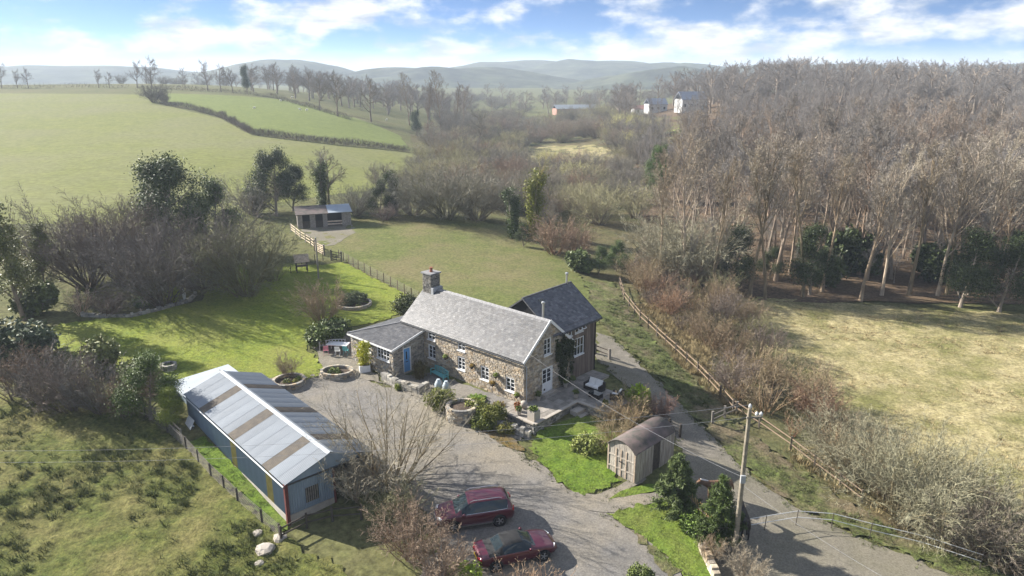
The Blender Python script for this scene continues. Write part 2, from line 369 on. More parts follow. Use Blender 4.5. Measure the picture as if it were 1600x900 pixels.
sheet('valley_floor', [(684,290),(648,238),(640,205),(690,185),(900,178),(1080,185),(1000,300),(1000,400),(960,440),(905,425),(830,372),(740,338)], 'scrub_floor', .04, 2.2, .35, 3, .8)
sheet('rough_meadow', [(800,240),(850,228),(930,226),(985,240),(950,262),(850,264)], 'pale_grass', .09, 2.5, .2, 2, .5)
sheet('lower_meadow', [(1010,205),(1060,198),(1075,212),(1030,220)], 'hill_grass_green', .09, 3, rag=.4)
sheet('valley_meadow', [(800,190),(835,178),(900,183),(870,192),(815,196)], 'hill_grass_green', .08, 5, rag=.4)
sheet('woodland_floor', [(15,86),(30,82),(60,80.5),(120,79),(190,78),(260,160),(300,420),(60,420),(40,260),(28,160),(20,110)], 'litter', .05, 2.4, .3, 3, .5, world=True)
sheet('pale_field', [(1135,478),(1165,462),(1280,472),(1440,482),(1600,492),(1760,500),(2300,640),(2300,905),(1650,890),(1500,800),(1370,715),(1260,630),(1190,545)], 'pale_grass', .04, .42, .26, .8, .3)
sheet('scrub_bank', [(960,440),(985,420),(1140,470),(1195,545),(1262,628),(1372,712),(1505,798),(1660,890),(1640,925),(1560,893),(1400,832),(1300,767),(1200,702),(1140,652),(1050,562),(985,492)], 'scrub_floor', .05, .6, .3, 1.1, .3)
sheet('paddock', [(462,352),(540,346),(680,334),(740,340),(830,374),(892,412),(912,440),(940,505),(880,520),(700,500),(652,466),(600,441),(535,406),(500,386)], 'paddock', .04, .45, .1, .8, .3)
sheet('garden_lawn', [(96,506),(50,525),(130,565),(200,590),(290,600),(400,600),(468,598),(500,588),(506,575),(480,548),(488,527),(540,512),(600,502),(622,490),(652,468),(600,443),(535,410),(505,414),(430,412),(330,415),(318,470),(200,494)], 'lawn', .045, .3, .07, .45, .25)
sheet('rough_field', [(-250,640),(0,616),(100,632),(220,652),(292,700),(440,838),(560,905),(640,960),(-420,960)], 'rough_grass', .045, .24, .24, .6, .3)
sheet('grass_strip', [(296,694),(318,682),(456,812),(448,830),(436,834)], 'lawn_green', .07, .35, .12, .5, .1)
sheet('driveway', [(395,592),(470,590),(505,578),(548,584),(612,607),(672,626),(702,650),(738,664),(800,702),(850,732),(885,765),(925,777),(962,802),(1010,842),(1100,925),(620,945),(690,850),(640,775),(560,765)], 'gravel', .05, .5, .02, .5, .28)
sheet('moss_strip', [(738,664),(770,672),(805,688),(822,706),(800,703),(765,684)], 'moss', .075, .3, .05, .3, .12)
sheet('front_lawn', [(828,702),(838,676),(900,652),(945,652),(985,690),(955,728),(968,754),(912,776),(878,757),(845,724)], 'lawn_green', .06, .2, .15, .4, .2)
sheet('lawn_strip', [(945,783),(985,762),(1045,755),(1030,768)], 'lawn_green', .07, .3, .08, .4, .08)
sheet('corner_lawn', [(950,806),(985,792),(1040,778),(1080,800),(1108,850),(1125,930),(1085,915),(1012,845)], 'lawn_green', .06, .2, .15, .4, .2)
sheet('track', [(930,520),(955,527),(1010,578),(1070,640),(1120,690),(1190,760),(1290,820),(1420,870),(1600,945),(1110,945),(1100,830),(1070,775),(1062,700),(1020,640),(962,590),(935,562)], 'track', .05, .45, .05, .5, .3)
sheet('gravel_path', [(885,768),(930,775),(985,752),(1000,742),(1012,750),(960,778),(1055,768),(1062,778),(960,803),(920,800)], 'gravel', .08, .4, .02, .4, .08)
sheet('verge', [(912,440),(960,442),(985,492),(1050,562),(1140,652),(1200,702),(1300,767),(1400,832),(1570,897),(1640,935),(1600,945),(1420,868),(1290,818),(1190,757),(1120,688),(1070,638),(1010,576),(955,525),(935,500)], 'verge', .06, .26, .28, .5, .35)
sheet('front_terrace', [(600,600),(630,588),(668,582),(760,612),(819,640),(832,668),(812,690),(772,676),(738,668),(700,655),(672,630)], 'gravel', .075, .4, .03, .4, .2)
sheet('garden_terrace', [(490,545),(505,532),(545,520),(560,560),(600,600),(548,590),(505,580)], 'track', .075, .4, .02, .4, .2)
sheet('grass_centre_strip', [(985,830),(1003,838),(1062,892),(1050,905),(1030,885),(1000,850)], 'verge', .075, .25, .08, .4, .2)
sheet('stable_yard', [(462,352),(545,348),(560,362),(520,384),(500,386)], 'track', .07, .8, .02, .6, .25)
# distant hills, each a real ridge
def far_hill(cx, cy, rx, ry, hz_, seed, name='distant_hill'):
    n = 48; mb = MB(); vs = []; fs = []
    g = np.linspace(-1, 1, n); X, Y = np.meshgrid(g, g); X = X.ravel(); Y = Y.ravel()
    r2 = X**2 + Y**2; Z = np.clip(1 - r2, 0, 1)**1.3 * hz_ * (.75 + .5 * noise2(X*3+9, Y*3+9, 1, seed)) + (noise2(X*12+40, Y*12+40, 1, seed+3) - .5) * hz_ * .10 - 1
    me = bpy.data.meshes.new(name); i = np.arange(n*n).reshape(n, n)
    F = np.stack([i[:-1,:-1], i[:-1,1:], i[1:,1:], i[1:,:-1]], -1).reshape(-1, 4)
    me.from_pydata(np.stack([cx + X*rx, cy + Y*ry, np.maximum(Z, -3)], -1).tolist(), [], F.tolist())
    return tag(ob(name, me, 'hill_far', smooth=True), kind='structure')
for q in ((-460,1500,230,300,44,1),(60,1900,420,400,47,2),(260,1700,420,350,46,3),(-120,1250,300,220,30,4),(620,1500,420,300,36,5),(-900,1600,420,300,34,6),(230,1050,190,150,28,7),(1200,1700,600,400,40,8),(-1500,1900,600,400,40,9)):
    far_hill(*q)
# ---------------------------------------------------------------- trees: grown branch by branch
def rvec(rn):
    while True:
        v = Vector((rn.uniform(-1,1), rn.uniform(-1,1), rn.uniform(-1,1)))
        if .05 < v.length < 1: return v.normalized()
def perp(d, rn):
    v = d.cross(rvec(rn))
    return v.normalized() if v.length > 1e-4 else Vector((1,0,0))
def grow(mbs, rn, p, d, L, r, lv, P, tips):
    segs = (7, 5, 4, 2, 2)[min(lv, 4)]; pts = [p.copy()]; dirs = [d.copy()]
    wob = P['wob'][min(lv, 4)]; up = P['up'][min(lv, 4)]
    for i in range(segs):
        d = (d + rvec(rn) * wob + Vector((0, 0, up))).normalized(); p = p + d * (L / segs); pts.append(p.copy()); dirs.append(d.copy())
    maxlv = P['levels']
    if lv <= 1 or (lv == 2 and r > .02):
        n = (8, 5, 3)[lv]; mbs[0].tube(pts, [max(.008, r * (1 - .78 * i / segs)) * (1.35 if (lv == 0 and i == 0) else 1) for i in range(segs + 1)], n, cap=False)
    else:                                          # thin twigs: tapered blades
        s = perp(dirs[0], rn) * r; vs = []
        for i in range(segs): vs += [pts[i] - s * (1 - .7*i/segs), pts[i] + s * (1 - .7*i/segs)]
        vs.append(pts[-1]); k = len(vs)
        mbs[1].add(vs, [(2*i, 2*i+1, 2*i+3, 2*i+2) for i in range(segs - 1)] + [(k-3, k-2, k-1)])
    if lv >= maxlv: tips.append(pts[-1]); return
    n = P['n'][lv]; lo = P['clear'] if lv == 0 else P.get('lo', .25)
    for i in range(n):
        t = lo + (1 - lo) * ((i + rn.random()) / n) ** (.85 if lv == 0 else 1); t = min(t, .99); q = t * segs; a = int(q); b = pts[a].lerp(pts[a+1], q - a)
        ang = P['ang'][lv] * rn.uniform(.75, 1.25); ax = perp(dirs[a], rn)
        nd = (dirs[a] * math.cos(ang) + ax * math.sin(ang)).normalized()
        fall = (1 - .62 * t) if lv == 0 else (1 - .45 * t)
        grow(mbs, rn, b, nd, L * P['ratio'][lv] * fall * rn.uniform(.75, 1.2), max(P['rmin'], r * P['rr'][lv] * (1 - .5*t)), lv + 1, P, tips)
def make_tree(seed, Hh, r, P, lean=.05):
    rn = random.Random(seed); mbs = [MB(), MB()]; tips = []
    d = (Vector((0,0,1)) + Vector((rn.uniform(-1,1), rn.uniform(-1,1), 0)) * lean).normalized()
    grow(mbs, rn, Vector((0,0,-.25)), d, Hh * .92, r, 0, P, tips)
    return mbs[0].mesh('trunk'), mbs[1].mesh('crown'), tips
WOOD = dict(n=(19,8,7,7), ang=(.62,.6,.6,.6), ratio=(.5,.46,.48,.6), rr=(.42,.42,.5,.7), wob=(.07,.13,.18,.2,.2), up=(.03,.12,.08,.04,.02), clear=.3, levels=4, rmin=.017)
WOOD_B = dict(WOOD, n=(20,8,7,7), clear=.45, ratio=(.42,.46,.5,.6), ang=(.5,.55,.6,.6))
SPREAD = dict(n=(15,9,8,6), ang=(1.0,.75,.7,.7), ratio=(.62,.5,.46,.55), rr=(.55,.45,.5,.7), wob=(.1,.17,.2,.2,.2), up=(.02,.06,.05,.02,.0), clear=.2, levels=4, rmin=.018)
def make_bush(seed, Hh, Wd, stems, n2=7, n3=7, n4=5, droop=.0, rmin=.012, out=.5):
    rn = random.Random(seed); mbs = [MB(), MB()]; tips = []
    P = dict(n=(0,n2,n3,n4), ang=(.6,.55,.6,.6), ratio=(.5,.5,.5,.55), rr=(.5,.42,.5,.7), wob=(.1,.13,.2,.22,.22), up=(0,.05-droop,.04-droop,.0-droop,-droop), clear=.3, levels=4, rmin=rmin, lo=.15)
    for i in range(stems):
        g = rn.uniform(0, 6.283); tl = (rn.random() ** .6) * out
        d = Vector((math.cos(g)*tl*Wd/Hh*1.6, math.sin(g)*tl*Wd/Hh*1.6, 1)).normalized()
        b = Vector((math.cos(g), math.sin(g), 0)) * rn.random() * Wd * .12; b.z = -.15
        Ls = Hh * rn.uniform(.75, 1.08) / max(.55, d.z ** .5)
        grow(mbs, rn, b, d, Ls * .86, .028 * Hh / 3 * rn.uniform(.7, 1.3), 1, P, tips)
    return mbs[0].mesh('stems'), mbs[1].mesh('twigs'), tips
def leaf_cloud(seed, pts, n, size, spread, up=.3, narrow=1.0):
    rs = np.random.RandomState(seed); pts = np.array(pts)
    c = pts[rs.randint(0, len(pts), n)] + rs.normal(0, spread, (n, 3))
    a = rs.normal(0, 1, (n, 3)); a /= np.linalg.norm(a, axis=1)[:, None]
    b = rs.normal(0, 1, (n, 3)); b[:, 2] *= up; b -= (b*a).sum(1)[:, None]*a; b /= np.linalg.norm(b, axis=1)[:, None] + 1e-9
    s = size * rs.uniform(.6, 1.4, (n, 1)); a = a * s; b = b * s * .5 * narrow
    V = np.stack([c - a, c + b, c + a, c - b], 1).reshape(-1, 3); V[:, 2] = np.maximum(V[:, 2], .02)
    me = bpy.data.meshes.new('foliage'); me.from_pydata(V.tolist(), [], np.arange(4*n).reshape(-1, 4).tolist()); return me
def blob_pts(seed, blobs, n):                       # points through lumpy ellipsoids, denser at the skin
    rs = np.random.RandomState(seed); o = []
    for (x, y, z, rx, rz) in blobs:
        k = int(n / len(blobs)); d = rs.normal(0, 1, (k, 3)); d /= np.linalg.norm(d, axis=1)[:, None]
        q = rs.uniform(.35, 1, (k, 1)) ** .5
        o.append(d * q * np.array([rx, rx, rz]) * (1 + .16*np.sin(d[:, :1]*7 + x*3) + .14*np.cos(d[:, 1:2]*9 + z)) + np.array([x, y, z]))
    return np.concatenate(o)
K = {}                                              # prototypes: (trunk mesh, crown mesh, height[, leaf mesh])
for i in range(4): K['wood%d' % i] = (*make_tree(100+i, 17, .21, WOOD if i % 2 else WOOD_B)[:2], 17)
for i in range(3): K['oak%d' % i] = (*make_tree(200+i, 11, .30, SPREAD)[:2], 11)
K['pop0'] = (*make_tree(230, 16, .22, dict(WOOD_B, clear=.2, ang=(.38,.45,.5,.5), ratio=(.3,.4,.5,.6)))[:2], 16)
for i in range(3): K['bush%d' % i] = (*make_bush(300+i, 4, 4.6, 26)[:2], 4)
for i in range(2): K['dome%d' % i] = (*make_bush(320+i, 7, 8.5, 40, 8, 8, 6, .03, .014, .62)[:2], 7)
K['airy0'] = (*make_bush(330, 7, 8, 26, 7, 7, 5, 0, .009, .6)[:2], 7)
for i in range(2): K['thin%d' % i] = (*make_bush(340+i, 3.2, 2.6, 18, 4, 4, 3, 0, .011)[:2], 3.2)
_t, _c, _tips = make_tree(400, 11, .3, dict(SPREAD, n=(18,8,6,0), levels=3, clear=.06))
_lf = leaf_cloud(5, _tips, 26000, .12, .55); K['ever0'] = (_t, _c, 11, _lf)
_t, _c, _tips = make_tree(401, 9, .22, dict(SPREAD, n=(12,7,5,0), levels=3, clear=.05, ratio=(.5,.5,.46,.5)))
K['ever1'] = (_t, _c, 9, leaf_cloud(6, _tips, 20000, .10, .5))
_t, _c, _tips = make_tree(402, 12, .2, dict(WOOD, n=(22,6,4,0), levels=3, clear=.12, ang=(.9,.6,.6,.6), ratio=(.25,.45,.5,.5)))
K['gum0'] = (_t, _c, 12, leaf_cloud(7, _tips, 9000, .12, .3))
_t, _c, _tips = make_tree(403, 10, .2, dict(WOOD, clear=.25, n=(12,6,5,4)))
_iv = np.array([(0.28*math.cos(k*2.4), .28*math.sin(k*2.4), .1 + 6.8*k/240) for k in range(240)])
K['ivy0'] = (_t, _c, 10, leaf_cloud(8, np.concatenate([_iv, _iv, np.array([tuple(t) for t in _tips[::9]])*[.55,.55,.8]]), 8000, .11, .3))
def make_conifer(seed, Hh, Rd, tiers, sz):
    rn = random.Random(seed); mb = MB(); tw = MB(); pts = []
    mb.tube([(0,0,-.2),(0.03,0,Hh*.5),(0,0,Hh*.98)], [.11,.07,.015], 7)
    for t in range(tiers):
        f = (t + .5) / tiers; z = Hh * (.06 + .92 * f); L = Rd * (1 - f) ** .75 + .12; n = max(4, int(10 * (1 - f * .6)))
        for k in range(n):
            g = rn.uniform(0, 6.283); l = L * rn.uniform(.65, 1.1); e = Vector((math.cos(g)*l, math.sin(g)*l, z + l*rn.uniform(-.05, .35)))
            tw.tube([(0,0,z), e], [.022,.006], 3, cap=False)
            for q in range(int(7 + l*10)):
                u = rn.uniform(.2, 1.02); pts.append(Vector((0,0,z)).lerp(e, u))
    return mb.mesh('trunk'), tw.mesh('branches'), leaf_cloud(seed, [tuple(p) for p in pts], int(len(pts)*9), sz, .09, .6, .35)
_t, _c, _l = make_conifer(500, 4.4, 1.75, 13, .16); K['pine0'] = (_t, _c, 4.4, _l)
_t, _c, _l = make_conifer(501, 5.0, 1.8, 20, .12); K['yew0'] = (_t, _c, 5.0, _l)
def shrub(seed, blobs, n, size, stems=9):
    rn = random.Random(seed); mb = MB(); tw = MB(); pts = blob_pts(seed, blobs, n // 3); top = max(b[2] + b[4] for b in blobs)
    for i in range(stems):
        q = pts[rn.randrange(len(pts))]; mb.tube([(rn.uniform(-.15,.15), rn.uniform(-.15,.15), -.1), (q[0]*.5, q[1]*.5, q[2]*.55), tuple(q)], [.04,.025,.008], 4, cap=False)
    for i in range(60):
        q = Vector(pts[rn.randrange(len(pts))]); e = q + rvec(rn)*.3; tw.tube([q, e], [.012,.004], 3, cap=False)
    return mb.mesh('stems'), tw.mesh('twigs'), top, leaf_cloud(seed, pts, n, size, size*.5)
K['shrub0'] = shrub(600, [(0,0,.7,.95,.7),(.6,.3,.55,.6,.5),(-.6,-.2,.5,.6,.48)], 5000, .085)
K['shrub1'] = shrub(601, [(0,0,.9,.8,.85),(.45,-.3,.6,.6,.55),(-.5,.3,1.05,.5,.5)], 5000, .11)
K['clip0'] = shrub(602, [(0,0,.75,1.0,.72),(.35,0,.8,.8,.7)], 7000, .06)
for k, p in K.items():
    p[0].materials.append(M['bark']); p[1].materials.append(M['twig'])
    if len(p) > 3: p[3].materials.append(M['needle'] if k in ('pine0', 'yew0') else M['leaf'])
PLANTN = {'bush':'bare_shrub','dome':'bare_tree','airy':'bare_tree','thin':'bare_shrub','wood':'bare_tree','oak':'bare_tree','pop':'bare_tree','ever':'evergreen_tree','gum':'evergreen_tree','ivy':'ivy_clad_tree','pine':'pine_tree','yew':'conifer','shrub':'leafy_shrub','clip':'clipped_shrub'}
CAT = {'bare_shrub':'shrub','bare_tree':'tree','evergreen_tree':'tree','ivy_clad_tree':'tree','pine_tree':'tree','conifer':'tree','leafy_shrub':'shrub','clipped_shrub':'shrub'}
_pr = random.Random(77)
def plant(k, pos, hgt, label, tint=(1,1,1), wide=1.0, group=None, rz=None, leaf=None, bark=None, name=None):
    p = K[k]; nm = name or PLANTN[k.rstrip('0123456789')]
    e = thing(nm, label, CAT.get(nm, 'shrub'), pos, _pr.uniform(0, 6.28) if rz is None else rz, group)
    s = hgt / p[2]; e.scale = (s*wide, s*wide, s)
    tree = CAT.get(nm) == 'tree'
    a = bpy.data.objects.new('trunk' if tree else 'stems', p[0]); a.color = (*(bark or tint), 1); link(a, e)
    b = bpy.data.objects.new('crown' if tree else 'twigs', p[1]); b.color = (*tint, 1); link(b, e)
    if not tree: b['kind'] = 'stuff'
    if len(p) > 3:
        c = bpy.data.objects.new('foliage', p[3]); c.color = (*(leaf or (1,1,1)), 1); link(c, e)
    return e
def pa(k, px, py, hgt, label, **kw): return plant(k, at(px, py), hgt, label, **kw)
PURP = (.78,.75,.74); GREY = (.80,.80,.76); OLIVE = (.95,.98,.62); RED = (1.0,.76,.62); PALE = (1.35,1.25,1.12); PINK = (1.1,1.02,.97); DARK = (.55,.52,.5); STRAW = (1.35,1.15,.8)
# garden trees on the left
pa('gum0', 38, 500, 12, 'tall sparse olive-green evergreen at the left edge of the garden', leaf=(2.0,1.75,1.7), tint=(.8,.75,.7))
pa('gum0', 70, 470, 8, 'smaller thin evergreen just behind the tall olive one, left edge', leaf=(1.8,1.6,1.5), tint=(.8,.75,.7), rz=2)
pa('dome0', 140, 448, 9.6, 'bare multi-stemmed tree, leftmost of the bare garden trees', tint=(.62,.55,.56), bark=DARK, wide=.9)
pa('dome1', 200, 440, 9.4, 'bare multi-stemmed tree with arching dark stems left of the big evergreen', tint=(.66,.57,.53), bark=DARK, wide=.9)
pa('ever0', 272, 412, 11.6, 'big dark green evergreen towering over the bare garden trees', leaf=(.8,.9,.85), wide=1.05)
pa('ever1', 335, 395, 8.6, 'dark green evergreen on the right shoulder of the biggest one', leaf=(.9,1.1,.8))
pa('dome1', 258, 478, 8.2, 'grey drooping bare tree over the stone-edged garden bed', tint=(.6,.56,.58), bark=DARK, wide=.85)
pa('dome0', 318, 452, 9.6, 'dense purple-grey bare tree in front of the big evergreen', tint=(.52,.48,.5), bark=DARK, wide=.9)
pa('dome1', 388, 462, 8.4, 'rounded mossy olive-grey bare tree at the lawn corner', tint=(.68,.69,.5), bark=(.6,.62,.4), wide=.8)
pa('bush0', 425, 440, 4.0, 'dark bare shrub at the right foot of the mossy tree', tint=(.7,.72,.5))
pa('shrub1', 60, 490, 3.2, 'tangled green shrub under the left-edge evergreens', leaf=(1.4,1.4,1.2))
pa('shrub0', 25, 560, 3.4, 'dark glossy shrub with white blossom at the left edge', leaf=(1.0,1.1,1.6), wide=1.1)
for i, (x, y, hh, t, lb) in enumerate(((25,622,3.4,RED,'reddish bare thicket shrub nearest the left edge of the rough field'),(70,632,3.8,PURP,'purple-brown thicket shrub, second from the left edge above the rough field'),
     (115,640,3.7,(.9,.76,.72),'brown thicket shrub in the middle of the hedge above the rough field'),(160,646,3.6,PURP,'purple-brown thicket shrub under the white-flowered bush'),(200,650,3.0,RED,'reddish thicket shrub beside the bright green ivy bush'))):
    pa('bush%d' % (i % 3), x, y, hh*1.12, lb, tint=tuple(c*.75 for c in t), bark=DARK, wide=1.15)
pa('shrub1', 160, 580, 2.9, 'rounded shrub speckled with pale flowers beside the garden lawn', leaf=(2.2,2.0,1.9), tint=(.9,.8,.8))
pa('shrub0', 222, 602, 2.3, 'grey-green shrub between the flowering bush and the round planter', leaf=(2.0,2.0,1.7))
pa('ever1', 236, 655, 4.6, 'bright green leafy bush at the back corner of the blue barn', leaf=(1.0,1.25,.5), wide=1.2, name='leafy_shrub')
pa('ever1', 272, 668, 2.8, 'yellow-green leafy bush touching the back corner of the blue barn', leaf=(2.3,2.3,.7), wide=1.1, name='leafy_shrub')
pa('bush2', 172, 492, 2.6, 'low brown bare mound in the stone-edged bed', tint=(.6,.5,.5), wide=1.5)
pa('thin1', 128, 492, 3.0, 'pale flowering hydrangea heads at the left end of the garden bed', tint=(1.7,1.4,1.35))
pa('shrub1', 273, 474, 1.9, 'upright yellow-green dwarf conifer on the garden bed', leaf=(3.6,3.4,1.0), wide=.55, name='conifer')
pa('shrub0', 222, 478, 1.1, 'low green perennials in the garden bed', leaf=(1.4,1.7,1.0))
pa('bush1', 505, 506, 4.2, 'big rounded bare bush on the lawn under the thin garden pole', tint=(1.05,.86,.66), wide=1.05)
pa('shrub0', 552, 474, 1.2, 'low grey shrub in a stone ring right of the big bare bush', leaf=(1.6,1.6,1.9), wide=1.5)
pa('clip0', 634, 492, 2.0, 'clipped dark dome shrub against the left gable of the farmhouse', leaf=(.8,.85,.5))
pa('bush2', 449, 590, 1.9, 'round brown bush in a stone bed behind the barn', tint=(.9,.75,.62))
pa('shrub1', 498, 540, 1.9, 'ivy-covered bank behind the garden bench', leaf=(1.25,1.4,1.0), wide=1.3)
pa('shrub0', 520, 528, 1.8, 'dark ivy hedge between bench and porch', leaf=(.9,1.1,.8), wide=1.3)
# round the stable and the paddock
pa('ever0', 432, 338, 9.4, 'dark evergreen left of the stable', leaf=(.55,.65,.75), wide=.85)
pa('dome0', 395, 335, 6.2, 'small bare tree left of the dark stable evergreen', tint=PURP)
pa('ever1', 458, 330, 7.0, 'dark evergreen right behind the stable roof', leaf=(.55,.6,.55))
pa('ivy0', 505, 326, 9.4, 'ivy-clad tree behind the stable', leaf=(.9,1.1,.6), wide=1.3)
pa('oak0', 515, 322, 9.0, 'bare rounded tree behind the tin roof of the stable', tint=(.85,.85,.7))
pa('dome1', 558, 336, 5.0, 'low bare tree right beside the stable', tint=GREY)
pa('ever1', 594, 340, 5.4, 'dark ivy bush between two bare trees at the paddock edge', leaf=(.6,.7,.6), wide=.9)
pa('ivy0', 617, 336, 8.2, 'ivy-stemmed bare tree at the top of the paddock', leaf=(.7,.85,.6), wide=1.2, tint=GREY)
pa('dome0', 645, 336, 6.4, 'bare tree leaning right at the top of the paddock', tint=GREY)
pa('bush0', 600, 345, 2.6, 'brambly brown shrub under the dark ivy bush', tint=(.9,.75,.75), wide=1.5)
pa('dome1', 700, 342, 8.6, 'broad multi-stemmed bare tree at the far corner of the paddock', tint=(.85,.85,.76), bark=(.75,.8,.6))
pa('dome0', 745, 345, 8.4, 'broad bare tree right of the multi-stemmed one, far paddock corner', tint=(.9,.88,.76))
pa('ivy0', 803, 372, 8.6, 'dark ivy-covered trunk at the right edge of the paddock', leaf=(.8,1.0,.7), wide=1.3)
pa('ivy0', 834, 366, 11.4, 'tall ivy-clad tree with yellow-green top at the paddock edge', leaf=(2.2,2.0,.5), wide=1.2, tint=(1.1,1.1,.7))
pa('ever1', 818, 385, 3.0, 'low holly under the ivy-covered trunks', leaf=(.7,.8,.7))
pa('bush1', 866, 398, 5.2, 'rusty red-brown bush at the right edge of the paddock', tint=RED, wide=1.1)
pa('bush0', 900, 405, 4.6, 'rusty bush right of the first rusty bush by the paddock', tint=RED)
pa('shrub1', 905, 425, 2.8, 'grey-green holly at the lower paddock corner', leaf=(1.5,1.6,1.6))
pa('ever1', 935, 430, 3.4, 'dark green holly at the top of the rail fence', leaf=(.8,1.0,.7))
pa('ever1', 962, 425, 3.8, 'second dark holly at the top of the rail fence', leaf=(.8,1.1,.7))
# valley
vr = random.Random(5)
def tone(t): return 'reddish' if t[0] > 1.25*t[1] else 'olive' if t[1] >= t[0] and t[2] < .8*t[1] else 'purple-grey' if t[2] > .95*t[1] else 'straw-coloured' if t[2] < .72*t[0] else 'brown'
EXC = [[at(*q)[:2] for q in pl] for pl in ([(800,242),(850,226),(930,224),(990,240),(950,266),(850,268)],[(795,192),(835,177),(905,182),(870,194),(815,198)],[(1005,206),(1060,196),(1080,212),(1030,224)],[(985,196),(1105,196),(1105,170),(985,170)])]
def clearing(x, y): return any(inside(e, np.array([x]), np.array([y]))[0] for e in EXC)
def scatter(n, region, kinds, hr, label, group, tints, mind, avoid=(), world=False, leaf=None):
    poly = [tuple(p[:2]) for p in (region if world else [at(*q) for q in region])]; P = np.array(poly); x0, y0 = P.min(0); x1, y1 = P.max(0)
    got = list(avoid); out = []; tries = 0
    while len(out) < n and tries < n * 60:
        tries += 1; x, y = vr.uniform(x0, x1), vr.uniform(y0, y1)
        if not inside(poly, np.array([x]), np.array([y]))[0]: continue
        if any((x-a)**2 + (y-b)**2 < mind*mind for a, b in got) or clearing(x, y): continue
        got.append((x, y)); out.append((x, y))
        ti = vr.randrange(len(tints)); t = tints[ti]; f = vr.uniform(.85, 1.15); hh = vr.uniform(*hr); lab = label
        if len(tints) >= 5: lab = ('low ' if hh < hr[0]+(hr[1]-hr[0])*.35 else 'tall ' if hh > hr[0]+(hr[1]-hr[0])*.7 else '') + tone(t) + ' ' + label
        plant(vr.choice(kinds), (x, y, h(x, y)), hh, lab, tint=tuple(c*f for c in t), group=group, wide=vr.uniform(.9, 1.2), leaf=leaf)
    return out
scatter(46, [(690,318),(660,262),(650,235),(720,215),(800,225),(890,240),(985,275),(990,330),(985,400),(930,405),(850,345),(760,325)], ['bush0','bush1','bush2','dome0'], (4,6.5), 'bare scrub willow in the valley beyond the paddock', 'bare scrub in the valley beyond the paddock', [RED,(1.0,.82,.74),PURP,GREY,(1.0,.9,.7)], 5)
scatter(34, [(650,232),(640,212),(700,195),(800,198),(900,200),(1050,215),(1000,275),(890,238),(800,222),(720,212)], ['dome0','dome1','oak1','bush1'], (6,9), 'bare tree in the hazy valley bottom', 'bare trees in the valley bottom', [PURP,(1.0,.85,.78),GREY,(.95,.85,.75)], 8)
for x, y, hh, lb in ((895,288,5.5,'pale yellow-green willow bush in the middle of the valley'),(962,214,7,'pale budding willow left of the valley houses'),(978,208,7.5,'taller pale budding willow beside the first, near the valley houses'),(985,232,6,'pale willow bush below the two budding willows'),(852,262,5,'pale olive bush behind the tall ivy tree')):
    pa('dome1', x, y, hh, lb, tint=(1.75,1.75,.95))
pa('ever0', 1026, 318, 10, 'dark green pine at the left end of the wood', leaf=(.9,1.3,.5), wide=.6, name='evergreen_tree')
pa('ever1', 652, 214, 8, 'dark evergreen at the right end of the sheep field', leaf=(.6,.75,.7))
pa('oak1', 752, 232, 12, 'broad dark bare oak standing in the valley scrub', tint=(.75,.75,.68))
for i, (x, y, hh) in enumerate(((640,196,19),(668,205,20),(690,208,22),(712,207,20),(725,203,18))):
    pa('pop0' if i % 2 else 'wood1', x, y, hh, 'tall slender bare tree in the row right of the sheep field, %s from left' % ('first','second','third','fourth','fifth')[i], tint=(.9,.82,.76))
for x, y, hh, k, lb in ((528,182,15,'oak0','bare tree at the edge of the sheep field, left of the round-crowned one'),(580,190,16,'oak2','round-crowned bare tree on the slope edge of the sheep field'),(500,172,13,'oak1','bare tree behind the sheep, upper edge of their field')):
    pa(k, x, y, hh, lb, tint=(.8,.76,.72), wide=.8)
def crest(px, dist, hgt, k, label, **kw):
    d = ray(px, 140); s = dist / d[1]; x = d[0]*s; return plant(k, (x, dist, h(x, dist)), hgt, label, **kw)
for px, hh, k, lb in ((3,11,'oak0','bare hilltop tree at the left edge of the picture'),(28,8,'oak1','bare hilltop tree, second from the left edge'),(45,9,'oak2','bare hilltop tree, third from the left edge'),
     (155,8,'oak1','left of the two bare hilltop trees on the open skyline'),(172,7,'oak2','right of the two bare hilltop trees on the open skyline'),(215,12,'oak0','left bare tree of the tall clump where the hedge meets the skyline'),(238,14,'oak2','tallest bare tree where the hedge meets the skyline'),
     (290,6,'oak1','small lone bare tree on the skyline right of the tall clump'),(325,13,'oak0','bare skyline tree left in the group of three above the sheep field'),(345,12,'oak2','bare skyline tree middle in the group of three above the sheep field'),(363,10,'oak1','bare skyline tree right in the group of three above the sheep field')):
    crest(px, 352, hh, k, lb, tint=(.8,.74,.7), wide=.75)
crest(386, 335, 11.5, 'ever1', 'lone dark evergreen on the skyline above the sheep field', leaf=(.55,.7,.6), wide=.7)
pa('dome0', 240, 160, 7, 'dark bushy tree at the top end of the field hedge', tint=DARK); pa('bush1', 258, 162, 4, 'small dark bush below the tree at the top of the field hedge', tint=DARK)
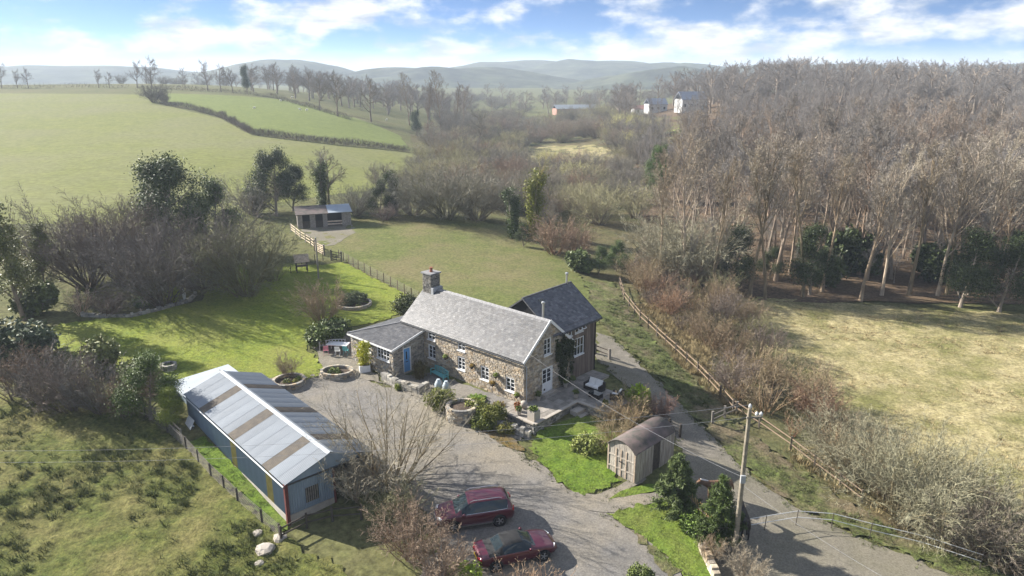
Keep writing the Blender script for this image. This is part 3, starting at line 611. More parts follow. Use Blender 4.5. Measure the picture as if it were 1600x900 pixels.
# the wood on the right: front rank first, then the depth of it
got = []; FRL = ('pale-trunked', 'brown-trunked', 'dark mossy-trunked')
for i in range(34):
    x = 18 + i * 3.2 + vr.uniform(-1, 1); y = 84 + vr.uniform(-1.5, 2.5) - (x-18)*.03; got.append((x, y)); bi = vr.randrange(3)
    plant('wood%d' % vr.randrange(4), (x, y, h(x, y)), vr.uniform(15, 19), FRL[bi] + ' bare tree in the front rank of the wood, %s' % ('left third' if x < 52 else 'middle' if x < 85 else 'right third'), tint=vr.choice([PINK,PALE,(1.0,.9,.78),(1.1,.98,.85)]), bark=[(1.5,1.45,1.35),(1.1,1.0,.85),(.8,.75,.6)][bi], group='front rank of the wood', wide=vr.uniform(.85, 1.1))
scatter(185, [(22,88),(60,84),(120,82),(165,84),(175,150),(36,150),(26,110)], ['wood0','wood1','wood2','wood3'], (13,17.5), 'bare tree deep in the wood on the right', 'bare trees of the wood on the right', [PINK,(1.05,.92,.84),(1.0,.9,.82),PURP], 3.2, got, True)
scatter(10, [(20,86),(120,80),(120,90),(25,95)], ['ever1','shrub1'], (3,6.5), 'dark holly bush under the front trees of the wood', 'hollies at the foot of the wood', [(.7,.7,.6)], 5, (), True, leaf=(.6,.7,.6))
for x, y, hh, lb in ((1265,462,8,'dark holly column at the middle of the wood edge'),(1500,480,8.5,'big dark yew mass at the right of the wood edge'),(1560,488,8,'dark yew mass nearest the right edge at the foot of the wood'),(1140,455,7.5,'dark holly at the left corner of the pale field')):
    pa('ever1', x, y, hh, lb, leaf=(.45,.55,.4), wide=1.0)
# scrub bank between the rail fence and the pale field
SB = [(985,425),(1060,425),(1140,468),(1195,545),(1262,628),(1372,712),(1505,798),(1600,850),(1600,885),(1480,838),(1350,772),(1230,690),(1150,625),(1080,545),(1010,470)]
scatter(64, SB, ['bush0','bush1','bush2','thin0','thin1'], (1.9,3.9), 'bare scrub bush on the bank between rail fence and pale field', 'bare scrub along the rail fence', [(1.1,.92,.62),(.95,.77,.58),(.95,.66,.5),(.72,.62,.58),(.8,.8,.5),(1.05,.88,.64)], 1.9)
for x, y, hh, k, t, lb in ((1080,440,9,'dome0',(1.0,1.0,.8),'tall grey-green bare willow at the upper end of the scrub bank'),(1040,430,8,'dome1',(1.0,.98,.8),'bare willow behind the top of the rail fence'),(1110,455,8,'wood2',PALE,'pale-stemmed birch at the corner of the pale field'),
     (1400,800,5.6,'dome1',(.95,.95,.72),'large pale-twigged bare tree on the scrub bank, right foreground'),(1330,745,4.6,'dome0',(.9,.88,.68),'pale-twigged bare tree left of the largest one on the scrub bank'),(1490,850,5.2,'dome0',(1.0,1.0,.75),'spreading bare tree at the lower right of the scrub bank'),(1570,880,4.4,'dome1',(.7,.62,.55),'dark tangled bare tree in the lower right corner')):
    pa(k, x, y, hh, lb, tint=t)
# near trees and hedges
pa('airy0', 612, 762, 6.8, 'bare spreading tree between the blue barn and the drive', tint=(1.25,1.18,1.02), bark=(1.0,.95,.72), wide=.95)
pa('bush0', 560, 782, 3.8, 'grey bare branches drooping across the barn front', tint=(1.1,1.05,.9), wide=1.0)
pa('bush1', 640, 872, 3.2, 'brown twiggy hedge bush left of the parked cars', tint=(.95,.75,.62), wide=1.2)
pa('bush2', 690, 905, 3.0, 'brown twiggy hedge bush nearest the camera by the convertible', tint=(1.0,.8,.66), wide=1.2)
pa('bush0', 615, 815, 2.6, 'mossy hedge bush at the barn end of the hedge', tint=(.9,.9,.6), wide=1.1)
pa('thin1', 800, 935, 2.0, 'dry brown hedge sprigs below the convertible', tint=(1.3,1.0,.75), wide=1.6)
pa('thin0', 850, 940, 2.0, 'dry hedge sprigs right of the ones below the convertible', tint=(1.3,1.0,.75), wide=1.6)
pa('shrub0', 728, 915, 1.3, 'yellow-green leafy shrub at the bottom behind the convertible', leaf=(3.2,3.6,.8))
pa('shrub0', 1000, 905, .8, 'small grey-green shrub at the bottom edge beside the drive', leaf=(1.8,1.9,1.4))
pa('bush1', 965, 702, 2.5, 'brown bare bush against the back of the old wagon shed', tint=(1.1,.95,.65), wide=1.1)
pa('shrub0', 918, 706, 1.3, 'whitish low bush at the left of the wagon shed', leaf=(3.2,3.0,2.4), wide=1.0)
pa('bush2', 985, 668, 2.6, 'tangled straw-coloured bush below the patio', tint=(1.2,.98,.68), wide=1.2)
pa('shrub1', 995, 640, 1.9, 'bush with bright yellow-green leaves by the patio', leaf=(3.4,3.8,.7))
pa('bush0', 1030, 655, 2.2, 'reddish dark bare bush beside the track', tint=(.9,.62,.55))
pa('thin0', 955, 665, 1.8, 'pale bare sprigs at the patio step', tint=STRAW)
pa('pine0', 1056, 800, 3.9, 'loose blue-green young pine beside the wagon shed', leaf=(1.5,1.6,1.3), wide=1.05)
pa('yew0', 1122, 848, 4.3, 'dense dark green conifer in front of the utility pole', leaf=(1.0,1.2,.6), wide=1.0)
pa('bush1', 1108, 876, 1.5, 'brown clipped hedge below the dark conifer', tint=(1.05,.85,.65), wide=.9)
pa('bush2', 1165, 905, 1.8, 'grey bare bush at the foot of the utility pole', tint=(1.1,1.0,.85), wide=1.3)
pa('shrub0', 1085, 828, 1.2, 'low green shrub at the foot of the picket fence', leaf=(1.5,1.9,.9))
pa('shrub1', 1290, 448, 4, 'grey-green evergreen bush at the wood edge beside the holly column', leaf=(.8,.9,.7))

# ---------------------------------------------------------------- woods too far off to tell the trees apart: one mass
def wood_mass(name, protos, specs, twig, seed=4):
    # one object: points on the ground, each carrying one of the grown trees
    src = []
    for k in protos:
        a, b = K[k][0].copy(), K[k][1].copy(); a.materials.clear(); b.materials.clear(); a.materials.append(M['far_bark']); b.materials.append(M[twig]); src.append((a, b, K[k][2]))
    rs = np.random.RandomState(seed); pts = []; sc = []; ro = []; ix = []
    for n, poly, hr, md in specs:
        P_ = np.array(poly, float); lo, hi = P_.min(0), P_.max(0); mine = []; tries = 0
        while len(mine) < n and tries < n*30:
            tries += 1; x, y = rs.uniform(lo, hi)
            if inside(poly, np.array([x]), np.array([y]))[0] and not clearing(x, y) and all((x-a)**2+(y-b)**2 > md*md for a, b in mine): mine.append((x, y))
        Z = H(np.array([p[0] for p in mine]), np.array([p[1] for p in mine]))
        for (x, y), z in zip(mine, Z):
            k = rs.randint(len(src)); s_ = rs.uniform(*hr) / src[k][2]; q = rs.uniform(.85, 1.25); pts.append((x, y, z)); sc.append((s_*q, s_*q, s_)); ro.append((0, 0, rs.uniform(0, 6.28))); ix.append(k)
    me = bpy.data.meshes.new(name); me.from_pydata(pts, [], [])
    for nm, ty, dat in (('scl','FLOAT_VECTOR',sc), ('rot','FLOAT_VECTOR',ro)):
        at_ = me.attributes.new(nm, ty, 'POINT'); at_.data.foreach_set('vector', np.array(dat, np.float32).ravel())
    at_ = me.attributes.new('pick', 'INT', 'POINT'); at_.data.foreach_set('value', np.array(ix, np.int32))
    o = ob(name, me, twig); g = bpy.data.node_groups.new(name, 'GeometryNodeTree'); g.interface.new_socket('Geometry', in_out='INPUT', socket_type='NodeSocketGeometry'); g.interface.new_socket('Geometry', in_out='OUTPUT', socket_type='NodeSocketGeometry')
    gi, go = g.nodes.new('NodeGroupInput'), g.nodes.new('NodeGroupOutput'); jn = g.nodes.new('GeometryNodeJoinGeometry')
    def named(nm, ty): n = g.nodes.new('GeometryNodeInputNamedAttribute'); n.data_type = ty; n.inputs[0].default_value = nm; return n.outputs[0]
    S_, R_, I_ = named('scl','FLOAT_VECTOR'), named('rot','FLOAT_VECTOR'), named('pick','INT')
    for k, (a, b, _) in enumerate(src):
        mm = MB(); ta = bpy.data.objects.new(name + '_source', a); tb = bpy.data.objects.new(name + '_source', b)
        cmp_ = g.nodes.new('FunctionNodeCompare'); cmp_.data_type = 'INT'; cmp_.operation = 'EQUAL'; g.links.new(I_, cmp_.inputs[2]); cmp_.inputs[3].default_value = k
        for t in (ta, tb):
            oi = g.nodes.new('GeometryNodeObjectInfo'); oi.inputs[0].default_value = t; ip = g.nodes.new('GeometryNodeInstanceOnPoints')
            g.links.new(gi.outputs[0], ip.inputs['Points']); g.links.new(cmp_.outputs[0], ip.inputs['Selection']); g.links.new(oi.outputs['Geometry'], ip.inputs['Instance']); g.links.new(R_, ip.inputs['Rotation']); g.links.new(S_, ip.inputs['Scale']); g.links.new(ip.outputs[0], jn.inputs[0])
    g.links.new(jn.outputs[0], go.inputs[0]); o.modifiers.new('scatter', 'NODES').node_group = g
    return tag(o, kind='stuff')
WD = ['wood0','wood1','wood2','wood3']
wood_mass('wood_interior', WD, [(480, [(20,130),(180,130),(225,150),(255,300),(60,320),(42,250),(29,170),(20,115)], (9,12.5), 2.6), (150, [(24,90),(120,84),(175,86),(178,140),(32,140)], (12,16.5), 2.6), (170, [(20,86),(120,81),(180,82),(185,110),(24,112)], (3,7), 2.5)], 'far_twig')
wood_mass('crest_wood', ['oak0','oak1','oak2'], [(230, [(70,250),(280,230),(320,430),(50,430),(48,320)], (13,17), 5.5), (60, [(-130,362),(-70,332),(-30,330),(-10,430),(-150,450)], (11,15), 6), (150, [(-260,470),(300,440),(420,720),(-300,720)], (10,15), 10)], 'far_twig', 5)
wood_mass('valley_scrub', ['dome0','dome1','bush0','bush1'], [(200, [(-26,140),(-8,116),(16,108),(22,120),(30,160),(46,240),(60,330),(70,440),(-40,440),(-30,330),(-18,250),(-24,200)], (3,7), 4.2), (110, [(-260,470),(300,440),(420,720),(-300,720)], (5,8), 8)], 'far_scrub', 6)
wood_mass('olive_scrub', ['dome0','dome1','bush1'], [(80, [(-24,140),(-8,118),(16,110),(24,130),(30,160),(46,240),(60,330),(66,430),(-36,430),(-28,330),(-18,250),(-22,200)], (3.5,7), 6)], 'far_olive', 9)
# ---------------------------------------------------------------- building helpers
rs_ = random.Random(11)
TAN = [(.50,.42,.32),(.42,.36,.28),(.58,.50,.39),(.34,.30,.25),(.52,.46,.38),(.44,.39,.34),(.46,.36,.25)]
GREYS = [(.38,.36,.33),(.31,.30,.28),(.45,.43,.39),(.26,.25,.24),(.41,.38,.33)]
def frame3(p0, u, n):             # wall plane: origin, direction along the wall, outward normal
    p0, u, n = Vector(p0), Vector(u), Vector(n)
    return lambda a, z, d=0: p0 + u*a + n*d + Vector((0,0,z))
def wall_cells(mb, F, L, top, ops, z0=0, depth=.16, cuts=()):
    xs = sorted({0, L, *cuts, *[o[0] for o in ops], *[o[1] for o in ops]})
    for a, b in zip(xs, xs[1:]):
        ta, tb = top(a + 1e-6), top(b - 1e-6); zs = [z0]
        for o in sorted(ops, key=lambda o: o[2]):
            if o[0] <= a + 1e-6 and o[1] >= b - 1e-6: zs += [o[2], o[3]]
        zs.append(None)
        for i in range(0, len(zs), 2):
            lo, hi = zs[i], zs[i+1]
            mb.poly([F(a, lo), F(b, lo), F(b, tb if hi is None else hi), F(a, ta if hi is None else hi)])
    for o in ops:                 # reveals
        a, b, z, y = o[:4]
        for q in (((a,z),(a,y)), ((a,y),(b,y)), ((b,y),(b,z)), ((b,z),(a,z))):
            mb.poly([F(*q[0]), F(*q[1]), F(*q[1], -depth), F(*q[0], -depth)])
def stones(mb, F, L, top, ops, z0=0, pal=TAN, hr=(.10,.19), wr=(.14,.40), proud=(.02,.05), gap=.016):
    z = z0
    while z < 12:
        hgt = rs_.uniform(*hr); a = -rs_.uniform(0, .2); any_ = False
        while a < L:
            wd = rs_.uniform(*wr); a0, a1 = max(a, 0), min(a + wd, L); a += wd
            if a1 - a0 < .07: continue
            t = min(top(a0), top(a1)); z1 = min(z + hgt, t)
            if z1 - z < .05: continue
            any_ = True
            if any(a0 < o[1] + .01 and a1 > o[0] - .01 and z < o[3] + .01 and z1 > o[2] - .01 for o in ops):
                for o in ops:
                    if a0 < o[1] and a1 > o[0] and z < o[3] and z1 > o[2]:
                        if o[0] - a0 > .08: a1 = o[0]
                        elif a1 - o[1] > .08: a0 = o[1]
                        else: a1 = a0
                if a1 - a0 < .07: continue
            g = gap * .5; j = lambda: rs_.uniform(-.014, .014); d = rs_.uniform(*proud); c = rs_.choice(pal); k = rs_.uniform(.72, 1.2)
            mb.col = tuple(x*k for x in c)
            o4 = [(a0+g+j(), z+g+j()), (a1-g+j(), z+g+j()), (a1-g+j(), z1-g+j()), (a0+g+j(), z1-g+j())]
            ca, cz = (a0+a1)/2, (z+z1)/2
            i4 = [(ca + (x-ca)*.86, cz + (y-cz)*.82) for x, y in o4]
            mb.add([F(x, y, -.01) for x, y in o4] + [F(x, y, d + rs_.uniform(-.008,.008)) for x, y in i4], [(0,1,5,4),(1,2,6,5),(2,3,7,6),(3,0,4,7),(4,5,6,7)])
        z += hgt
        if not any_: break
    mb.col = None
def slates(mb, quad, pal, ex=.2, sw=.26, seed=0, lift=.012):
    # quad: eave-left, eave-right, ridge-right, ridge-left (top edge may be shorter)
    rn = random.Random(seed); a, b, c, d = [Vector(p) for p in quad]
    n = (b-a).cross(d-a).normalized(); rows = max(2, int((d-a).length / ex))
    for r in range(rows):
        l0, r0 = a.lerp(d, r/rows), b.lerp(c, r/rows); l1, r1 = a.lerp(d, min(1, (r+1.25)/rows)), b.lerp(c, min(1, (r+1.25)/rows))
        W = (r0-l0).length; k = max(1, int(W / sw)); sh = .5/k if r % 2 else 0
        for i in range(-1, k):
            u0 = max(0, i/k + sh); u1 = min(1, (i+1)/k + sh)
            if u1 - u0 < .2/k: continue
            e = .006 / max(W, .1)
            p = [l0.lerp(r0, u0+e), l0.lerp(r0, u1-e), l1.lerp(r1, u1-e), l1.lerp(r1, u0+e)]
            q = rn.uniform(.7, 1.22); cc = rn.choice(pal); mb.col = tuple(x*q for x in cc)
            t0, t1 = n*(lift + .016 + rn.uniform(0,.006)), n*lift
            P_ = [p[0]+t0, p[1]+t0, p[2]+t1, p[3]+t1, p[0]+n*.002, p[1]+n*.002]
            mb.add(P_, [(0,1,2,3),(4,5,1,0)])
    mb.col = None
def window(parent, F, a0, a1, z0, z1, cols, rows, arch=0.0, rec=.07, sill=True, wood='white_paint', name='window', glass='glass'):
    mb = MB(); fw = .065
    def bx(x0, x1, y0, y1, d0, d1): 
        v = [F(x0,y0,d0),F(x1,y0,d0),F(x1,y0,d1),F(x0,y0,d1),F(x0,y1,d0),F(x1,y1,d0),F(x1,y1,d1),F(x0,y1,d1)]
        mb.add(v, [(0,1,2,3),(4,7,6,5),(0,4,5,1),(1,5,6,2),(2,6,7,3),(3,7,4,0)])
    bx(a0, a0+fw, z0, z1, -rec-.05, -rec+.035); bx(a1-fw, a1, z0, z1, -rec-.05, -rec+.035)
    bx(a0+fw, a1-fw, z0, z0+fw, -rec-.05, -rec+.034); bx(a0+fw, a1-fw, z1-fw-arch*.5, z1, -rec-.05, -rec+.034)
    iw = (a1-a0-2*fw); ih = z1-z0-2*fw-arch*.5
    for i in range(1, cols):
        x = a0+fw+iw*i/cols; w_ = .028 if cols == 2 or i*2 == cols else .02; bx(x-w_, x+w_, z0+fw, z0+fw+ih, -rec-.045, -rec+.025)
    for i in range(1, rows):
        y = z0+fw+ih*i/rows; bx(a0+fw, a1-fw, y-.014, y+.014, -rec-.04, -rec+.018)
    o = ob(name, mb, wood, parent)
    for i in range(cols):
        for k in range(rows):
            x0, x1 = a0+fw+iw*i/cols, a0+fw+iw*(i+1)/cols; y0, y1 = z0+fw+ih*k/rows, z0+fw+ih*(k+1)/rows
            ob('pane', MB().poly([F(x0,y0,-rec-.02),F(x1,y0,-rec-.02),F(x1,y1,-rec-.02),F(x0,y1,-rec-.02)]), glass, o)
    if sill:
        mb = MB(); bx(a0-.06, a1+.06, z0-.07, z0-.003, -rec+.03, .085); ob('sill', mb, wood, o)
    return o
# ---------------------------------------------------------------- farmhouse
HO = PZ(819, 631, 2.0); HRZ = math.atan2(-.671, .742)
hs = thing('farmhouse', 'stone farmhouse with grey slate roof, lean-to porch and dark timber extension', 'house', HO, HRZ)
FR = frame3((-13.6,0,0), (1,0,0), (0,-1,0)); fr_ops = [(13.6-1.85,13.6-.95,.58,1.68),(13.6-4.45,13.6-3.58,.72,1.82),(13.6-7.0,13.6-6.16,.83,1.92),(13.6-10.47,13.6-9.59,.86,2.03),(13.6-6.96,13.6-6.12,2.46,3.16),(13.6-10.49,13.6-9.6,2.48,3.2)]
GB = frame3((0,0,0), (0,1,0), (1,0,0)); gtop = lambda b: 3.42 + min(b, 5.6-b) * 2.33/2.8
gb_ops = [(2.03,3.25,.02,2.07),(2.2,3.05,3.09,4.4)]
BK = frame3((0,5.6,0), (-1,0,0), (0,1,0)); LG = frame3((-13.6,5.6,0), (0,-1,0), (-1,0,0)); flat = lambda z: (lambda a: z)
mb = MB(); wall_cells(mb, FR, 13.6, flat(3.42), fr_ops, -.6); wall_cells(mb, GB, 5.6, gtop, gb_ops, -.6, cuts=(2.8,)); wall_cells(mb, BK, 13.6, flat(3.42), [], -.6); wall_cells(mb, LG, 5.6, gtop, [], -.6, cuts=(2.8,))
hw = ob('wall', mb, 'mortar', hs)
for nm, F, L, tp, ops in (('front', FR, 13.6, flat(3.4), fr_ops), ('gable', GB, 5.6, gtop, gb_ops), ('far', LG, 5.6, gtop, [])):
    mb = MB(); stones(mb, F, L, tp, ops, -.5); tag(ob('stonework', mb, 'stone', hw), kind='stuff')
for i, o in enumerate(fr_ops): window(hs, FR, *o[:4], 2, 3 if i < 4 else 2, arch=.09 if i < 4 else 0)
window(hs, GB, *gb_ops[1], 2, 3)
def door(parent, F, a0, a1, z0, z1, col, glaz, name='door'):
    mb = MB(); rec = .06
    def bx(m_, x0, x1, y0, y1, d0, d1):
        v = [F(x0,y0,d0),F(x1,y0,d0),F(x1,y0,d1),F(x0,y0,d1),F(x0,y1,d0),F(x1,y1,d0),F(x1,y1,d1),F(x0,y1,d1)]
        return m_.add(v, [(0,1,2,3),(4,7,6,5),(0,4,5,1),(1,5,6,2),(2,6,7,3),(3,7,4,0)])
    bx(mb, a0+.07, a1-.07, z0, z1-.07, -rec-.05, -rec)
    d = ob(name, mb, col, parent)
    mf = MB(); bx(mf, a0, a0+.068, z0, z1, -.14, .012); bx(mf, a1-.068, a1, z0, z1, -.14, .012); bx(mf, a0+.07, a1-.07, z1-.068, z1, -.14, .011); ob('door_frame', mf, 'white_paint', d)
    for (x0, x1, y0, y1, m_) in glaz: ob('pane', bx(MB(), x0, x1, y0, y1, -rec-.01, -rec+.006), m_, d)
    return d
gl = []
for s0 in (2.16, 2.68):
    for k in range(3): gl.append((s0, s0+.40, .88+k*.36, .88+k*.36+.31, 'glass'))
d = door(hs, GB, 2.03, 3.25, .02, 2.07, 'white_paint', gl + [(2.3,2.48,.22,.38,'black')])
ob('door_step', MB().box(.03,.42,1.9,3.4,-.02,.10), 'concrete', hs)
# main roof
def pitched(parent, x0, x1, yb, zb, yt, zt, yb2, name='roof'):
    s_ = Vector((0, yt-yb, zt-zb)).normalized()
    mb = MB(); mb.slab([(x0,yb,zb),(x1,yb,zb),(x1,yt,zt),(x0,yt,zt)], .08); mb.slab([(x1,yb2,zb),(x0,yb2,zb),(x0,yt,zt),(x1,yt,zt)], .08)
    return ob(name, mb, 'slate_bed', parent)
SL_G = [(.115,.112,.112),(.138,.134,.133),(.10,.10,.103),(.165,.16,.157),(.126,.12,.115),(.112,.109,.11)]
SL_D = [(.105,.105,.12),(.13,.13,.14),(.085,.088,.10),(.15,.15,.16)]
rf = pitched(hs, -13.72, .1, -.2, 3.30, 2.8, 5.78, 5.8)
mb = MB(); slates(mb, [(-13.72,-.2,3.30),(.1,-.2,3.30),(.1,2.8,5.78),(-13.72,2.8,5.78)], SL_G, .19, .24, 1); slates(mb, [(.1,5.8,3.30),(-13.72,5.8,3.30),(-13.72,2.8,5.78),(.1,2.8,5.78)], SL_G, .19, .24, 2)
tag(ob('slates', mb, 'slate', rf), kind='stuff')
for i in range(30):
    x = -13.7 + i*.46; mb = MB(); mb.slab([(x,2.62,5.68),(x+.445,2.62,5.68),(x+.445,2.8,5.845),(x,2.8,5.845)], .03); mb.slab([(x+.445,2.98,5.68),(x,2.98,5.68),(x,2.8,5.845),(x+.445,2.8,5.845)], .03)
    if i == 0: rt = mb.mesh('ridge_tile'); rt.materials.append(M['ridge_tile'])
    o = ob('ridge_tile', rt, None, rf, (i*.46, 0, rs_.uniform(-.008,.008)))
for sy in (0, 1):                 # bargeboards on the right gable
    y0, y1 = (-.22, 2.8) if sy == 0 else (5.82, 2.8)
    ob('bargeboard', MB().bar((.125,y0,3.24),(.125,y1,5.76),.05,.2), 'white_paint', hs)
ob('gutter', MB().tube([(-13.6,-.26,3.24),(.1,-.26,3.22)], .055, 8), 'dark_metal', hs)
ob('downpipe', MB().tube([(.06,-.26,3.2),(.1,-.02,3.0),(.12,.12,2.9),(.12,.12,-.1)], .04, 8), 'grey_paint', hs)
# chimney
mb = MB(); cF = [(frame3((-13.55,2.3,0),(1,0,0),(0,-1,0)),1.05), (frame3((-12.5,2.3,0),(0,1,0),(1,0,0)),1.0), (frame3((-12.5,3.3,0),(-1,0,0),(0,1,0)),1.05), (frame3((-13.55,3.3,0),(0,-1,0),(-1,0,0)),1.0)]
ch = ob('chimney', MB().box(-13.55,-12.5,2.3,3.3,4.9,7.0), 'mortar', hs)
for F, L in cF: stones(mb, F, L, flat(7.0), [], 5.1, [tuple(v*.55 for v in g_) for g_ in GREYS], (.12,.2), (.18,.4))
tag(ob('stonework', mb, 'stone', ch), kind='stuff'); ob('chimney_cap', MB().box(-13.66,-12.39,2.19,3.41,7.003,7.11), 'ridge_tile', ch)
ob('chimney_pot', MB().lathe([(.15,0),(.13,.2),(.12,.34),(.15,.36),(.15,.4),(.1,.4)], 12, (-13.0,2.8,7.11)), 'terracotta', ch)
ob('lead_flashing', MB().box(-12.48,-12.2,2.25,3.35,5.2,5.9), 'grey_paint', ch)
def flue(x, y, z0, z1):
    f_ = ob('flue', MB().lathe([(.085,z0),(.085,z1),(.075,z1)], 12, (x,y,0)), 'steel', hs); ob('flue_cowl', MB().lathe([(.13,z1+.02),(.15,z1+.05),(.15,z1+.14),(.06,z1+.2)], 12, (x,y,0)), 'steel', f_)
flue(-.95, 3.2, 5.3, 6.75)
# porch wing
PF = frame3((-16.6,-3.23,0), (1,0,0), (0,-1,0)); pf_ops = [(1.09,2.73,1.2,2.17),(3.48,5.12,1.11,2.16)]
PR = frame3((-11.0,-3.23,0), (0,1,0), (1,0,0)); pr_ops = [(.98,1.80,.0,2.09)]; ptop = lambda b: 2.36 + b*.245
PL = frame3((-16.6,3.0,0), (0,-1,0), (-1,0,0)); PBk = frame3((-13.6,3.0,0), (-1,0,0), (0,1,0))
mb = MB(); wall_cells(mb, PF, 5.6, flat(2.36), pf_ops, -.8); wall_cells(mb, PR, 3.23, ptop, pr_ops, -.8); wall_cells(mb, PL, 6.23, flat(2.3), [], -.8); wall_cells(mb, PBk, 3.0, flat(2.3), [], -.8)
pw = ob('porch_wall', mb, 'mortar', hs)
mb = MB(); stones(mb, PF, 5.6, flat(2.3), pf_ops, -.7, GREYS + TAN[:3]); stones(mb, PR, 3.23, lambda b: ptop(b)-.05, pr_ops, -.7, GREYS); stones(mb, PL, 6.23, flat(2.25), [], -.7, GREYS); tag(ob('stonework', mb, 'stone', pw), kind='stuff')
for o in pf_ops: window(hs, PF, *o, 4, 3)
d = door(hs, PR, .98, 1.80, .0, 2.09, 'blue_paint', [(1.33,1.45,1.05,1.72,'glass'),(1.28,1.52,.82,.88,'black')], 'front_door'); d['label'] = 'pale blue front door with slim dark glass slot'
ob('door_handle', MB().box(-10.995,-10.94,-1.62,-1.58,.95,1.1), 'steel', d)
mb = MB(); q1 = [(-16.8,-3.42,2.33),(-10.86,-3.42,2.33),(-10.86,-.0,3.17),(-13.6,.0,3.17)]; q2 = [(-16.8,3.1,2.33),(-16.8,-3.42,2.33),(-13.6,.0,3.17),(-13.6,3.1,3.17)]
mb.slab(q1, .07); mb.slab(q2, .07); pr_ = ob('porch_roof', mb, 'slate_bed', hs)
mb = MB(); slates(mb, q1, SL_G[:3], .2, .26, 3); slates(mb, q2, SL_G[:3], .2, .26, 4); tag(ob('slates', mb, 'slate', pr_), kind='stuff')
ob('hip_tiles', MB().tube([(-16.8,-3.42,2.36),(-13.6,0,3.21)], .075, 6), 'ridge_tile', pr_)
ob('fascia', MB().box(-16.8,-10.86,-3.47,-3.425,2.18,2.31), 'white_paint', pr_); ob('bargeboard', MB().bar((-10.835,-3.42,2.27),(-10.835,-.05,3.1),.045,.17), 'white_paint', pr_)
# timber extension
AX = -.18; ER = frame3((AX,3.45,0), (0,1,0), (1,0,0))
ax_ops = [(2.68,3.92,1.82,3.30),(2.75,3.75,3.75,4.5),(1.62,2.35,3.72,4.48)]
AF = frame3((AX,8.93,0), (-1,0,0), (0,1,0)); atop = lambda a: 4.62 + min(a, 5.7-a)*.74
mb = MB(); wall_cells(mb, ER, 5.48, flat(4.7), ax_ops, -.4); wall_cells(mb, AF, 5.7, atop, [], -.4, cuts=(2.85,)); wall_cells(mb, frame3((AX-5.7,8.93,0),(0,-1,0),(-1,0,0)), 5.48, flat(4.7), [], -.4); wall_cells(mb, frame3((AX-5.7,3.45,0),(1,0,0),(0,-1,0)), 5.7, atop, [], 3.5, cuts=(2.85,))
aw = ob('extension_wall', mb, 'black', hs)
mb = MB(); y = .0
while y < 5.48:                    # upright boards
    b_ = min(y+.145, 5.48); segs = [(-.35, 4.68)]
    for o in ax_ops:
        if y < o[1] and b_ > o[0]:
            segs = [t for s in segs for t in ((s[0], min(s[1], o[2])), (max(s[0], o[3]), s[1])) if t[1]-t[0] > .05]
    k = rs_.uniform(.7, 1.25); mb.col = (k, k*.97, k*.94); dd = rs_.uniform(.02,.032)
    for s in segs:
        v = [ER(y+.006,s[0],-.01),ER(b_-.006,s[0],-.01),ER(b_-.006,s[0],dd),ER(y+.006,s[0],dd),ER(y+.006,s[1],-.01),ER(b_-.006,s[1],-.01),ER(b_-.006,s[1],dd),ER(y+.006,s[1],dd)]
        mb.add(v, [(0,1,2,3),(4,7,6,5),(0,4,5,1),(1,5,6,2),(2,6,7,3),(3,7,4,0)])
    y += .15
tag(ob('cladding_boards', mb, 'timber_clad', aw), kind='stuff')
window(hs, ER, *ax_ops[0], 3, 2, rec=.02); window(hs, ER, *ax_ops[2], 2, 2, rec=.02)
ow = window(hs, ER, *ax_ops[1], 2, 2, rec=.02)
mb = MB(); 
for k in (0, 1): mb.bar(ER(2.8+k*.48,4.42,.05), ER(2.8+k*.48,4.1,.42), .05); mb.bar(ER(3.22+k*.48,4.42,.05), ER(3.22+k*.48,4.1,.42), .05); mb.bar(ER(2.8+k*.48,4.1,.42), ER(3.22+k*.48,4.1,.42), .05)
ob('open_sash', mb, 'white_paint', ow)
mb = MB(); x0, x1, xm = AX+.35, AX-6.05, AX-2.85; zr, ze = 6.74, 4.40; yA, yB = 3.2, 9.28
qa = [(x0,yA,ze),(x0,yB,ze),(xm,yB,zr),(xm,yA,zr)]; qb = [(x1,yB,ze),(x1,yA,ze),(xm,yA,zr),(xm,yB,zr)]
mb.slab(qa, .08); mb.slab(qb, .08); ar = ob('extension_roof', mb, 'slate_bed', hs)
mb = MB(); slates(mb, qa, SL_D, .2, .26, 5); slates(mb, qb, SL_D, .2, .26, 6); tag(ob('slates', mb, 'slate', ar), kind='stuff')
ob('ridge_tiles', MB().tube([(xm,yA,zr+.01),(xm,yB,zr+.01)], .09, 6), 'slate_bed', ar); ob('bargeboard', MB().bar((x0+.02,yB+.02,ze-.08),(xm,yB+.02,zr-.08),.04,.18), 'dark_metal', ar)
n_ = Vector(qa[1])-Vector(qa[0]); ob('skylight', MB().slab([(AX-2.05,4.5,6.22),(AX-2.05,4.95,6.22),(AX-2.35,4.95,6.46),(AX-2.35,4.5,6.46)], .05), 'car_glass', ar)
ob('gutter', MB().tube([(x0+.05,yA+.6,ze-.06),(x0+.05,yB,ze-.07)], .05, 8), 'dark_metal', hs); ob('downpipe', MB().tube([(x0+.02,yB-.2,ze-.1),(AX+.08,yB-.42,ze-.4),(AX+.08,yB-.42,-.2)], .04, 8), 'black', hs)
flue(xm, 8.7, 6.6, 7.5)
